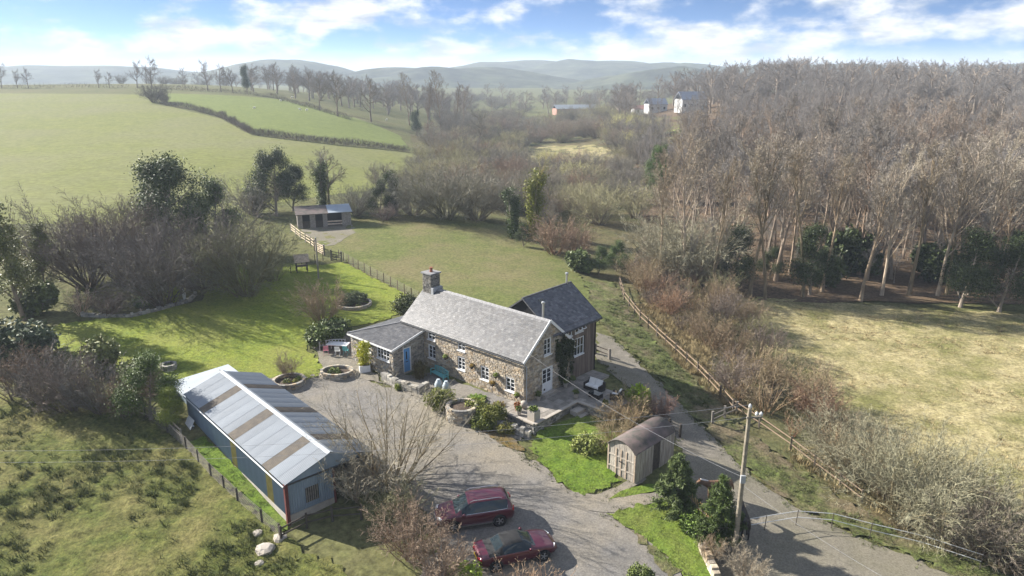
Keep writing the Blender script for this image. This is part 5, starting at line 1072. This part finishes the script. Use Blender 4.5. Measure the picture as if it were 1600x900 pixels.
# ---------------------------------------------------------------- cars
def car(name, label, pr, pf, near, S, wx, wr, glass_side, ws, rw, top_mat, cat='car'):
    pr, pf = Vector(at(*pr)), Vector(at(*pf)); d = (pf-pr).normalized(); lat = Vector((d.y,-d.x,0)) * (-1 if near == 'left' else 1)   # towards the far side
    mid = (pr+pf)/2 - d*((wx[0]+wx[1])/2) ; half = S[len(S)//2][1]; pos = mid - Vector((-d.y,d.x,0))*(half-.1)*(1 if near == 'left' else -1)
    pos.z = (pr.z+pf.z)/2 + .06; e = thing(name, label, cat, pos, math.atan2(d.y,d.x))
    e.rotation_euler = (0, -math.asin(max(-.2, min(.2, (pf.z-pr.z)/(pf-pr).length))), math.atan2(d.y,d.x))
    xs = [s[0] for s in S]; T = np.linspace(xs[0], xs[-1], 80); cols = [np.interp(T, xs, [s[k] for s in S]) for k in range(1,6)]
    for c in cols:                 # soften the stations
        for _ in range(2): c[1:-1] = (c[:-2] + 2*c[1:-1] + c[2:])/4
    ring = []
    for i, x in enumerate(T):
        w_, zl, zb, zr, wt = [c[i] for c in cols]; wt = min(wt, w_*.93)
        ring.append([(0,zl),(.85*w_,zl),(.97*w_,zl+.06),(w_,zl+.2),(w_,(zl+zb)/2+.1),(.99*w_,zb-.06),(.955*w_,zb),(.955*w_+(wt-.955*w_)*.45,zb+(zr-zb)*.5),(wt+.03,zr-.07*min(1,(zr-zb)*3)),(wt-.05,zr-.015),(wt*.6,zr+.012),(0,zr+.02)])
    parts = {'body':MB(),'side_window':MB(),'windscreen':MB(),'rear_window':MB(),'soft_top':MB()}; nr = len(ring[0])
    for i in range(len(T)-1):
        xm_ = (T[i]+T[i+1])/2; gh = cols[3][i]-cols[2][i]
        for k in range(nr-1):
            key = 'body'
            if k in (6,7) and glass_side[0] < xm_ < glass_side[1] and gh > .16: key = 'side_window'
            elif k >= 8 and ws[0] < xm_ < ws[1]: key = 'windscreen'
            elif k >= 9 and rw[0] < xm_ < rw[1]: key = 'rear_window'
            elif k in (6,7) and ws[0] < xm_ < ws[1]: key = 'body'
            elif top_mat and k >= 6 and xm_ < ws[0] and xm_ > rw[0]-.35: key = 'soft_top'
            for s in (1,-1):
                q = [(T[i],s*ring[i][k][0],ring[i][k][1]),(T[i+1],s*ring[i+1][k][0],ring[i+1][k][1]),(T[i+1],s*ring[i+1][k+1][0],ring[i+1][k+1][1]),(T[i],s*ring[i][k+1][0],ring[i][k+1][1])]
                parts[key].poly(q if s == 1 else q[::-1])
    for x_i in (0, -1): parts['body'].poly([(T[x_i],y,z) for y, z in ring[x_i]] + [(T[x_i],-y,z) for y, z in ring[x_i][::-1]])
    body = None
    for k, mb in parts.items():
        if not mb.v: continue
        me = mb.mesh(k); bm = bmesh.new(); bm.from_mesh(me); bmesh.ops.remove_doubles(bm, verts=bm.verts, dist=1e-4); bm.to_mesh(me); bm.free()
        o = ob(k, me, {'body':'car_paint','soft_top':'soft_top'}.get(k,'car_glass'), e, smooth=True)
        if k == 'body': body = o
    W_ = half
    for x in wx:
        for s in (1,-1):
            ob('wheel_arch', MB().lathe([(wr+.055,-.02),(wr+.055,.02)], 24), 'rubber', e, (x,s*(W_-.015),wr), (math.pi/2,0,0))
            wl = ob('wheel', MB().lathe([(wr*.62,-.1),(wr*.96,-.1),(wr,-.07),(wr,.07),(wr*.96,.1),(wr*.62,.1)], 24), 'rubber', e, (x,s*(W_-.07),wr), (math.pi/2 if s < 0 else -math.pi/2,0,0))
            rm = MB(); rm.lathe([(wr*.64,.07),(wr*.64,.1),(wr*.58,.1),(wr*.58,.075)], 20)
            for k in range(5):
                g = 2*math.pi*k/5; rm.bar((0,0,.09),(math.cos(g)*wr*.6,math.sin(g)*wr*.6,.09),.075,.03)
            rm.lathe([(wr*.14,.07),(wr*.14,.115)], 10); ob('rim', rm, 'alloy', wl)
    return e, body, W_, xs
SUV = [(-2.27,.74,.46,.80,.86,.62),(-2.2,.86,.40,.98,1.08,.68),(-2.0,.90,.34,1.05,1.50,.64),(-1.75,.92,.30,1.06,1.64,.65),(-.9,.925,.27,1.04,1.69,.66),(0,.925,.27,1.02,1.69,.66),(.4,.925,.27,1.01,1.64,.65),(.85,.92,.27,1.01,1.34,.66),(1.2,.92,.28,1.0,1.06,.70),(1.8,.90,.30,.93,.98,.66),(2.1,.85,.36,.84,.88,.6),(2.27,.72,.42,.66,.70,.5)]
e, body, W_, xs = car('parked_suv', 'dark red estate SUV with silver roof rails parked on the gravel', (786,821), (704,833), 'left', SUV, (-1.35,1.33), .36, (-1.85,.86), (.42,1.16), (-2.16,-1.86), False)
for s in (1,-1):
    ob('roof_rail', MB().tube([(-1.55,s*.66,1.66),(-1.4,s*.66,1.74),(.1,s*.66,1.745),(.3,s*.66,1.67)], .022, 6), 'chrome', e); ob('window_trim', MB().tube([(.8,s*.90,1.035),(-1.0,s*.905,1.06),(-1.8,s*.895,1.09),(-1.86,s*.83,1.3)], .014, 5), 'chrome', e)
    ob('wing_mirror', MB().lathe([(.03,-.09),(.1,-.06),(.11,.04),(.05,.1)], 8), 'car_paint', e, (.72,s*1.02,1.08), (0,0,0), True)
    ob('headlight', MB().bar((2.16,s*.48,.80),(2.02,s*.8,.82),.14,.14), 'lamp_clear', e); ob('tail_light', MB().bar((-2.26,s*.5,.93),(-2.16,s*.85,.97),.1,.16), 'lamp_red', e)
    ob('side_trim', MB().bar((-1.0,s*.93,.34),(1.0,s*.93,.34),.03,.06), 'chrome', e)
ob('grille', MB().box(2.2,2.29,-.5,.5,.5,.64), 'chrome', e); ob('bumper', MB().box(2.2,2.3,-.62,.62,.36,.44), 'chrome', e)
CAB = [(-2.22,.70,.42,.72,.76,.55),(-2.1,.83,.34,.86,.90,.62),(-1.6,.88,.27,.93,.98,.64),(-1.3,.89,.24,.93,1.05,.62),(-.75,.9,.23,.92,1.33,.58),(-.1,.9,.22,.91,1.39,.57),(.25,.9,.22,.9,1.36,.57),(.95,.9,.24,.9,.95,.64),(1.5,.88,.26,.84,.88,.62),(2.0,.82,.31,.72,.76,.57),(2.22,.66,.37,.56,.6,.45)]
e, body, W_, xs = car('parked_convertible', 'dark red convertible with black soft top, nearest the camera', (777,893), (847,877), 'right', CAB, (-1.33,1.35), .33, (-.85,.72), (.28,.98), (-1.28,-.8), True)
for s in (1,-1):
    ob('wing_mirror', MB().lathe([(.03,-.08),(.09,-.05),(.1,.04),(.05,.09)], 8), 'car_paint', e, (.62,s*.98,.97), (0,0,0), True)
    ob('headlight', MB().bar((2.1,s*.45,.64),(1.93,s*.76,.66),.12,.12), 'lamp_clear', e); ob('tail_light', MB().bar((-2.2,s*.42,.76),(-2.06,s*.8,.79),.1,.12), 'lamp_red', e)
pl_ = ob('number_plate', MB().box(-2.255,-2.235,-.26,.26,.56,.68), 'plate_yellow', e)
# ---------------------------------------------------------------- fences and gates
def fence(label, pts, gap, ph, rails, pm='wood_grey', rm='wood_pale', pw_=.12, rd=.09, tint=None, name='rail_fence', wires=0, mesh_=False):
    P_ = [Vector(at(*p)) for p in pts]; e = thing(name, label, 'fence', P_[0]); o_ = P_[0]; posts = []
    for p, q in zip(P_, P_[1:]):
        n = max(1, round((q.xy-p.xy).length/gap))
        for i in range(n): v = p.lerp(q, i/n); v.z = h(v.x, v.y); posts.append(v)
    posts.append(P_[-1])
    for v in posts:
        b = v - o_; lean = Vector((rs_.uniform(-.03,.03), rs_.uniform(-.03,.03), 0)); o = beam('post', b - Vector((0,0,.3)), b + lean + Vector((0,0,ph)), pw_, pw_, pm, e, tint)
    for a, b in zip(posts, posts[1:]):
        for z in rails: beam('rail', a - o_ + Vector((0,0,z+rs_.uniform(-.03,.03))), b - o_ + Vector((0,0,z+rs_.uniform(-.03,.03))), .04, rd, rm, e, tint)
    for k in range(wires):
        z = ph*.95*(k+1)/wires; mb = MB(); mb.tube([v - o_ + Vector((0,0,z)) for v in posts], .012, 4, False); ob('wire', mb, 'wire' if not mesh_ else 'wood_grey', e)
    return e
fence('long pale two-rail fence between track verge and scrub', [(968,447),(975,470),(1000,502),(1040,540),(1090,585),(1145,645),(1185,670),(1235,705),(1312,764),(1345,790)], 2.3, 1.15, (.55,1.0), rd=.075, tint=(.6,.55,.5))
fence('white three-rail fence from stable to paddock gate', [(455,362),(470,374),(486,384),(494,391)], 2.2, 1.2, (.35,.7,1.08), 'wood_grey', 'wood_pale', tint=(1.7,1.75,1.75))
fence('netting fence with thin posts between lawn and paddock', [(530,404),(560,421),(600,442),(655,472)], 1.5, 1.15, (), 'wood_dark', pw_=.07, wires=9, mesh_=True, tint=(1.8,1.6,1.3))
fence('dark netting fence between rough field and barn', [(228,652),(262,676),(292,703),(330,745),(372,785),(410,818),(438,842)], 2.4, 1.0, (), 'wood_dark', pw_=.09, wires=8, mesh_=True)
fence('dark rail fence at the barn front corner', [(440,846),(480,825),(520,815),(565,812)], 1.9, 1.0, (.4,.85), 'wood_dark', 'wood_dark')
fence('short dark rail fence beside the timber extension', [(930,553),(952,562)], 1.6, 1.0, (.4,.8), 'wood_grey', 'wood_dark', .2)
fence('weathered rail fence across the verge above the utility pole', [(1113,664),(1150,648)], 2.0, 1.1, (.45,.85), 'wood_grey', 'wood_grey', .16)
fence('old leaning rails behind the wagon shed', [(1020,668),(1045,676),(1062,684)], 1.4, 1.1, (.25,.5,.75,.98), 'wood_dark', 'wood_grey', .14)
fence('dark netting fence at the back of the garden by the gate', [(455,428),(480,415),(517,404)], 1.4, 1.1, (), 'wood_dark', pw_=.07, wires=8, mesh_=True)
fence('thin fence under the left garden trees', [(75,448),(95,440),(118,436)], 2.2, 1.1, (.5,.95), 'wood_dark', 'wood_dark', .08, .05)
fence('pale broken fence rails at the back corner of the barn', [(225,640),(245,655),(265,668),(284,688)], 1.6, .9, (.3,.75), 'wood_grey', 'wood_pale', tint=(1.3,1.3,1.3))
# electric tape on thin stakes
sk = [Vector(at(*p)) for p in ((1150,838),(1194,830),(1243,822),(1298,826),(1358,842),(1440,862),(1530,892))]
e = thing('electric_fence', 'white electric tape on thin stakes curving across the horse pen', 'fence', sk[0])
for v in sk: beam('stake', v - sk[0], v - sk[0] + Vector((.05,0,1.1)), .035, .035, 'wood_dark', e)
for z in (.6, 1.02):
    for a, b in zip(sk, sk[1:]): beam('tape', a - sk[0] + Vector((.03,0,z)), b - sk[0] + Vector((.03,0,z)), .012, .04, 'tape', e)
# picket fence
pk = [Vector(at(*p)) for p in ((1072,800),(1100,826),(1112,842))]; e = thing('picket_fence', 'yellowish split picket fence between young pine and dark conifer', 'fence', pk[0]); a_, b_ = pk[0], pk[2]; n = 17
for i in range(n): v = a_.lerp(b_, i/(n-1)) - pk[0]; o = beam('picket', v - Vector((0,0,.2)), v + Vector((0,0,1.45+rs_.uniform(-.12,.12))), .085, .03, 'wood_pale', e, (1.25,1.05,.65))
for z in (.4, 1.1): beam('rail', Vector((0,0,z)), b_ - a_ + Vector((0,0,z)), .05, .07, 'wood_grey', e)
def gate(label, p, q, hgt, m, bars, tint=None):
    a, b = Vector(at(*p)), Vector(at(*q)); e = thing('field_gate', label, 'gate', a); d_ = b - a
    for v in (Vector((0,0,0)), d_): beam('gate_post', v - Vector((0,0,.3)), v + Vector((0,0,hgt+.25)), .16, .16, 'wood_grey', e)
    for i in range(bars): z = .2 + (hgt-.2)*i/(bars-1); beam('bar', d_*.04 + Vector((0,0,z)), d_*.96 + Vector((0,0,z)), .035, .08, m, e, tint)
    for t in (.05,.5,.95): beam('upright', d_*t + Vector((0,0,.12)), d_*t + Vector((0,0,hgt+.03)), .045, .07, m, e, tint)
    beam('brace', d_*.06 + Vector((0,0,.2)), d_*.94 + Vector((0,0,hgt-.05)), .03, .06, m, e, tint); return e
gate('white field gate at the end of the stable fence', (492,392), (507,400), 1.2, 'wood_pale', 5, (1.7,1.75,1.75))
gate('dark wooden garden gate between lawn and paddock', (518,407), (534,410), 1.15, 'wood_dark', 4)
# bird table
e = thing('bird_table', 'small roofed wooden bird table by the garden gate', 'bird table', at(472,425), .4)
for x in (-.6,.6):
    for y in (-.45,.45): ob('post', MB().box(x-.05,x+.05,y-.05,y+.05,-.1,1.5), 'wood_dark', e)
mb = MB(); mb.slab([(-.85,-.8,1.35),(.85,-.8,1.35),(.85,0,2.15),(-.85,0,2.15)], .05); mb.slab([(.85,.8,1.35),(-.85,.8,1.35),(-.85,0,2.15),(.85,0,2.15)], .05); o = ob('roof', mb, 'wood_pale', e); o.color = (1.1,1.1,1.05,1); ob('shelf', MB().box(-.65,.65,-.5,.5,.75,.8), 'wood_dark', e)
e = thing('statue', 'small white figure on the garden bed beside the dwarf conifer', 'statue', at(289,472)); ob('figure', MB().lathe([(.2,0),(.22,.1),(.12,.3),(.18,.7),(.2,.95),(.09,1.1),(.13,1.22),(.1,1.36),(.02,1.42)], 12), 'far_white', e, smooth=True); ob('plinth', MB().box(-.3,.3,-.3,.3,-.3,-.003), 'concrete', e)
# ---------------------------------------------------------------- poles and wires
def top_of(base, py):              # height of a point straight above a ground point, seen at image row py
    x, y, z = base; a = (py-450)/FPX; k = y / (CS - a*SN); return CAM_Z - k*(SN + a*CS)
b1 = at(1147, 868); zt = top_of(b1, 638)
e = thing('utility_pole', 'tall weathered wooden utility pole with insulators beside the dark conifer', 'pole', b1)
ob('pole', MB().tube([(0,0,-.5),(.02,0,(zt-b1[2])*.5),(.05,0,zt-b1[2])], [.14,.125,.1], 10), 'wood_grey', e).color = (1.25,1.2,1.05,1)
Ht = zt - b1[2]; ob('cross_arm', MB().bar((-.1,-.05,Ht-.5),(.75,.1,Ht-.55),.08), 'wood_grey', e)
for (x, y, z) in ((.05,0,Ht+.02),(.45,.05,Ht-.45),(.7,.1,Ht-.48)): ob('insulator', MB().lathe([(.04,0),(.09,.05),(.09,.14),(.06,.19),(.02,.24)], 10, (x,y,z)), 'far_white', e)
ob('junction_box', MB().box(-.13,.13,-.22,-.1,Ht*.52,Ht*.52+.45), 'grey_paint', e)
b2 = at(498, 436); z2 = top_of(b2, 372)
e = thing('utility_pole', 'slim grey pole rising from the bare bush on the lawn', 'pole', b2); ob('pole', MB().tube([(0,0,-.3),(0,0,z2-b2[2])], [.1,.08], 8), 'wood_grey', e).color = (1.3,1.3,1.3,1); ob('pole_cap', MB().lathe([(.09,0),(.09,.06),(.03,.1)], 8, (0,0,z2-b2[2])), 'grey_paint', e)
def wire(label, p, q, sag):
    p, q = Vector(p), Vector(q); pts = [p.lerp(q, i/24) - Vector((0,0,sag*4*(i/24)*(1-i/24))) - p for i in range(25)]
    o = ob('overhead_wire', MB().tube(pts, .007, 5), 'wire', None, p); tag(o, label, 'wire')
tp1 = Vector(b1) + Vector((.05,0,Ht+.2))
wire('wire from the farmhouse gable down to the utility pole', hp(.1,.35,3.9), Vector(b1) + Vector((0,0,Ht*.55)), .5)
wire('upper of the two long wires running left over the barn', tp1, PZ(-120, 704, 5.6), .8)
wire('lower of the two long wires running left over the barn', Vector(b1) + Vector((.1,0,Ht-.5)), PZ(-120, 722, 4.9), .8)
wire('wire running from the utility pole to the lower right', Vector(b1) + Vector((0,0,Ht*.5)), (19, 24, 4.0), .4)
wire('wire from the slim garden pole to the left trees', Vector((b2[0],b2[1],z2)), (-45, 66, 4.5), .6)
# ---------------------------------------------------------------- animals
def skin_animal(name, label, cat, pos, rz, joints, edges, m, extra=()):
    me = bpy.data.meshes.new('body'); me.from_pydata([j[:3] for j in joints], edges, []); o = bpy.data.objects.new(name, me); me.materials.append(M[m]); link(o)
    o.location = pos; o.rotation_euler = (0,0,rz); md = o.modifiers.new('skin', 'SKIN'); o.modifiers.new('sub', 'SUBSURF').render_levels = 2
    for i, j in enumerate(joints): me.skin_vertices[0].data[i].radius = (j[3], j[4] if len(j) > 4 else j[3])
    me.skin_vertices[0].data[0].use_root = True
    dg = bpy.context.evaluated_depsgraph_get(); me2 = bpy.data.meshes.new_from_object(o.evaluated_get(dg)); o.modifiers.clear(); o.data = me2
    me2.polygons.foreach_set('use_smooth', [True]*len(me2.polygons)); tag(o, label, cat); return o
HJ = [(0,0,1.12,.27,.3),(.45,0,1.15,.26,.31),(.75,0,1.25,.2,.26),(1.05,0,1.40,.12,.18),(1.34,0,1.52,.11,.14),(1.52,0,1.44,.1,.12),(1.76,0,1.20,.065,.075),(1.84,0,1.12,.06,.06),(-.45,0,1.13,.25,.29),(-.75,0,1.12,.2,.24),(-.92,0,.95,.06,.06),(-1.0,0,.6,.05,.05)]
HE = [(0,1),(1,2),(2,3),(3,4),(4,5),(5,6),(6,7),(0,8),(8,9),(9,10),(10,11)]
for s in (1,-1):
    n = len(HJ); HJ += [(.55,s*.17,.85,.12,.13),(.57,s*.18,.48,.065,.065),(.56,s*.18,.1,.045,.045),(.6,s*.18,.03,.06,.05)]; HE += [(1,n),(n,n+1),(n+1,n+2),(n+2,n+3)]
    n = len(HJ); HJ += [(-.6,s*.17,.85,.14,.16),(-.55,s*.18,.6,.09,.09),(-.72,s*.18,.45,.06,.06),(-.68,s*.18,.1,.045,.045),(-.63,s*.18,.03,.06,.05)]; HE += [(8,n),(n,n+1),(n+1,n+2),(n+2,n+3),(n+3,n+4)]
    n = len(HJ); HJ += [(1.36,s*.07,1.66,.03,.03),(1.37,s*.08,1.75,.012,.012)]; HE += [(4,n),(n,n+1)]
h1 = Vector(at(1122,782)); h1.z = h(h1.x, h1.y)
ho1 = skin_animal('horse', 'chestnut horse with white face looking over the picket fence', 'horse', h1, math.pi+.25, HJ, HE, 'horse_brown')
ob('white_blaze', MB().lathe([(.03,0),(.088,.06),(.1,.22),(.085,.36),(.03,.42)], 10), 'horse_white', ho1, (1.88,0,1.15), (0,-.83,0), True)
ob('mane', MB().tube([(1.32,0,1.68),(1.05,0,1.58),(.8,0,1.48)], [.05,.06,.04], 6), 'horse_white', ho1)
h2 = Vector(at(1160,834)); ho2 = skin_animal('horse', 'dark brown horse seen end-on behind the utility pole', 'horse', h2, 1.45, HJ, HE, 'horse_dark')
SJ = [(0,0,.62,.26,.28),(.35,0,.66,.2,.22),(.58,0,.82,.1,.1),(.78,0,.78,.07,.07),(-.4,0,.62,.22,.25)]; SE2 = [(0,1),(1,2),(2,3),(0,4)]
for s in (1,-1):
    n = len(SJ); SJ += [(.3,s*.14,.3,.05,.05),(.3,s*.14,.02,.04,.04)]; SE2 += [(1,n),(n,n+1)]; n = len(SJ); SJ += [(-.35,s*.14,.3,.05,.05),(-.35,s*.14,.02,.04,.04)]; SE2 += [(4,n),(n,n+1)]
for px, py, rz, lb in ((397,171,.3,'sheep farthest left in the sloping field'),(439,159,2.8,'sheep near the top hedge of the sloping field'),(456,154,.2,'sheep highest up by the field hedge'),(469,173,3.0,'left of the two sheep standing together'),(479,174,.4,'right of the two sheep standing together'),(604,189,1.0,'lone sheep at the lower right end of the field')):
    skin_animal('sheep', lb, 'sheep', at(px, py), rz, SJ, SE2, 'wool')
# ---------------------------------------------------------------- field hedges (clipped thorn, one object each) and rough tussocks
def hedge(label, pts, hgt, wid, n, tint, world=None):
    P_ = [Vector(at(*p)) for p in pts] if not world else [Vector((x, y, h(x, y))) for x, y in pts]; e = thing('field_hedge', label, 'hedge', P_[0]); mb = MB(); rn = random.Random(len(label)); tot = sum((b-a).length for a, b in zip(P_, P_[1:]))
    for a, b in zip(P_, P_[1:]):
        k = int(n*(b-a).length/tot)
        for i in range(k):
            v = a.lerp(b, rn.random()); v.z = h(v.x, v.y); hh = hgt*(.7+.6*float(noise2(np.array([v.x]), np.array([v.y]), 6)[0])); p = v - P_[0] + Vector((rn.gauss(0,wid*.4), rn.gauss(0,wid*.4), rn.random()*hh*.7)); q = p + Vector((rn.gauss(0,.35), rn.gauss(0,.35), rn.uniform(.2,.5)*hh)); s = rvec(rn)*.045
            mb.add([p-s, p+s, q], [(0,1,2)])
    o = ob('twigs', mb, 'twig', e); o.color = (*tint,1); o['kind'] = 'stuff'
hedge('dark hedge winding down between the two hill fields', [(250,164),(300,172),(345,184),(372,198),(392,210)], 2.2, 1.1, 5000, (.55,.48,.45)); hedge('low hedge along the bottom of the sheep field', [(392,211),(450,218),(520,226),(580,231),(640,238)], 2.0, 1.1, 5000, (.55,.48,.45))
hedge('hedge along the far top edge of the big hill field', [(-420,346),(-330,346),(-250,346),(-175,345)], 2.4, 1.4, 4500, (.5,.45,.42), True); hedge('hedge along the top edge of the sheep field', [(-170,344),(-140,336),(-104,322),(-80,295),(-57,264)], 2.2, 1.2, 4500, (.5,.45,.42), True)
rn = random.Random(9)
def tufts(name, region, n, hgt, m, blades, spread, tint=(1,1,1), world=False, clump=None):
    poly = [tuple(p[:2]) for p in ([at(*q) for q in region] if not world else region)]; P_ = np.array(poly); x0, y0 = P_.min(0); x1, y1 = P_.max(0); C_ = []
    while len(C_) < n:
        x, y = rn.uniform(x0,x1), rn.uniform(y0,y1)
        if clump and float(noise2(np.array([x]), np.array([y]), clump, 3)[0]) < rn.uniform(.35,.75): continue
        if inside(poly, np.array([x]), np.array([y]))[0]: C_.append((x, y))
    Z = H(np.array([c[0] for c in C_]), np.array([c[1] for c in C_])); mb = MB()
    for (x, y), z in zip(C_, Z):
        sz = rn.uniform(.5,1.25)
        for b in range(blades):
            g = rn.uniform(0,6.283); r = spread*sz*rn.random()**.5; p = Vector((x+r*math.cos(g), y+r*math.sin(g), z+.03)); q = p + Vector((math.cos(g)*r*.8+rn.gauss(0,.05), math.sin(g)*r*.8+rn.gauss(0,.05), hgt*sz*rn.uniform(.5,1.1))); s = Vector((-math.sin(g),math.cos(g),0))*.022
            mb.add([p-s, p+s, q], [(0,1,2)])
    o = ob(name, mb, m); o.color = (*tint,1); tag(o, kind='stuff'); return o
tufts('rush_tussocks', [(-100,640),(0,622),(200,660),(285,712),(430,845),(540,905),(-250,930)], 1000, .3, 'rush', 34, .24, clump=3)
tufts('dry_grass', [(985,470),(1050,560),(1150,655),(1300,765),(1420,838),(1590,895),(1590,850),(1480,780),(1370,715),(1260,630),(1190,545),(1140,480),(1060,440)], 1500, .55, 'dry_blade', 26, .3, clump=4)
tufts('verge_grass', [(960,450),(1050,566),(1200,704),(1400,832),(1570,897),(1420,866),(1290,816),(1120,686),(1010,574),(940,505)], 1500, .2, 'rush', 26, .2, (1.5,1.5,1.2), clump=2)
tufts('pale_tussocks', [(1160,475),(1280,478),(1600,496),(2000,600),(1900,880),(1600,860),(1370,712),(1260,628),(1190,540)], 2600, .22, 'dry_blade', 18, .26, (1.1,1.1,1.1), clump=4)
tufts('lawn_edge_grass', [(300,688),(316,684),(455,815),(440,835)], 160, .14, 'rush', 20, .2, (1.6,2.2,.8))

def edge_tufts(name, outlines, hgt, m, tint, per=9, wid=.28):
    mb = MB()
    for pix in outlines:
        P_ = [Vector(at(*q)) for q in pix]
        for a, b in zip(P_, P_[1:]):
            for i in range(int((b-a).length*per)):
                v = a.lerp(b, rn.random()); x, y = v.x + rn.gauss(0, wid), v.y + rn.gauss(0, wid); z = h(x, y) + .06
                for k in range(9):
                    g = rn.uniform(0,6.283); p = Vector((x+rn.gauss(0,.07), y+rn.gauss(0,.07), z)); q = p + Vector((math.cos(g)*.07, math.sin(g)*.07, hgt*rn.uniform(.5,1.2))); s = Vector((-math.sin(g),math.cos(g),0))*.02; mb.add([p-s, p+s, q], [(0,1,2)])
    o = ob(name, mb, m); o.color = (*tint,1); tag(o, kind='stuff')
edge_tufts('edge_grass', [[(828,702),(845,724),(878,757),(912,776),(968,754)],[(950,806),(985,792),(1040,778)],[(950,806),(1012,845),(1085,915)],[(945,783),(985,762)],[(505,575),(500,588),(468,598),(400,600)],[(955,527),(1010,578),(1070,640),(1120,690),(1190,760),(1290,820),(1420,870),(1560,925)],[(935,562),(962,590),(1020,640),(1062,700)],[(700,655),(738,664),(800,702),(850,732)]], .10, 'rush', (2.1,2.5,1.0))
# ---------------------------------------------------------------- haze: even, closed box of air
hz_m = bpy.data.materials.new('haze'); hz_m.use_nodes = True; t_ = hz_m.node_tree; t_.nodes.clear()
ho = t_.nodes.new('ShaderNodeOutputMaterial'); hv = t_.nodes.new('ShaderNodeVolumePrincipled')
hv.inputs['Color'].default_value = (.74,.86,1,1); hv.inputs['Density'].default_value = .00034; hv.inputs['Anisotropy'].default_value = .1
t_.links.new(hv.outputs[0], ho.inputs['Volume'])
tag(ob('haze', MB().box(-4600,4600,-700,4600,-12,66), hz_m), kind='stuff')
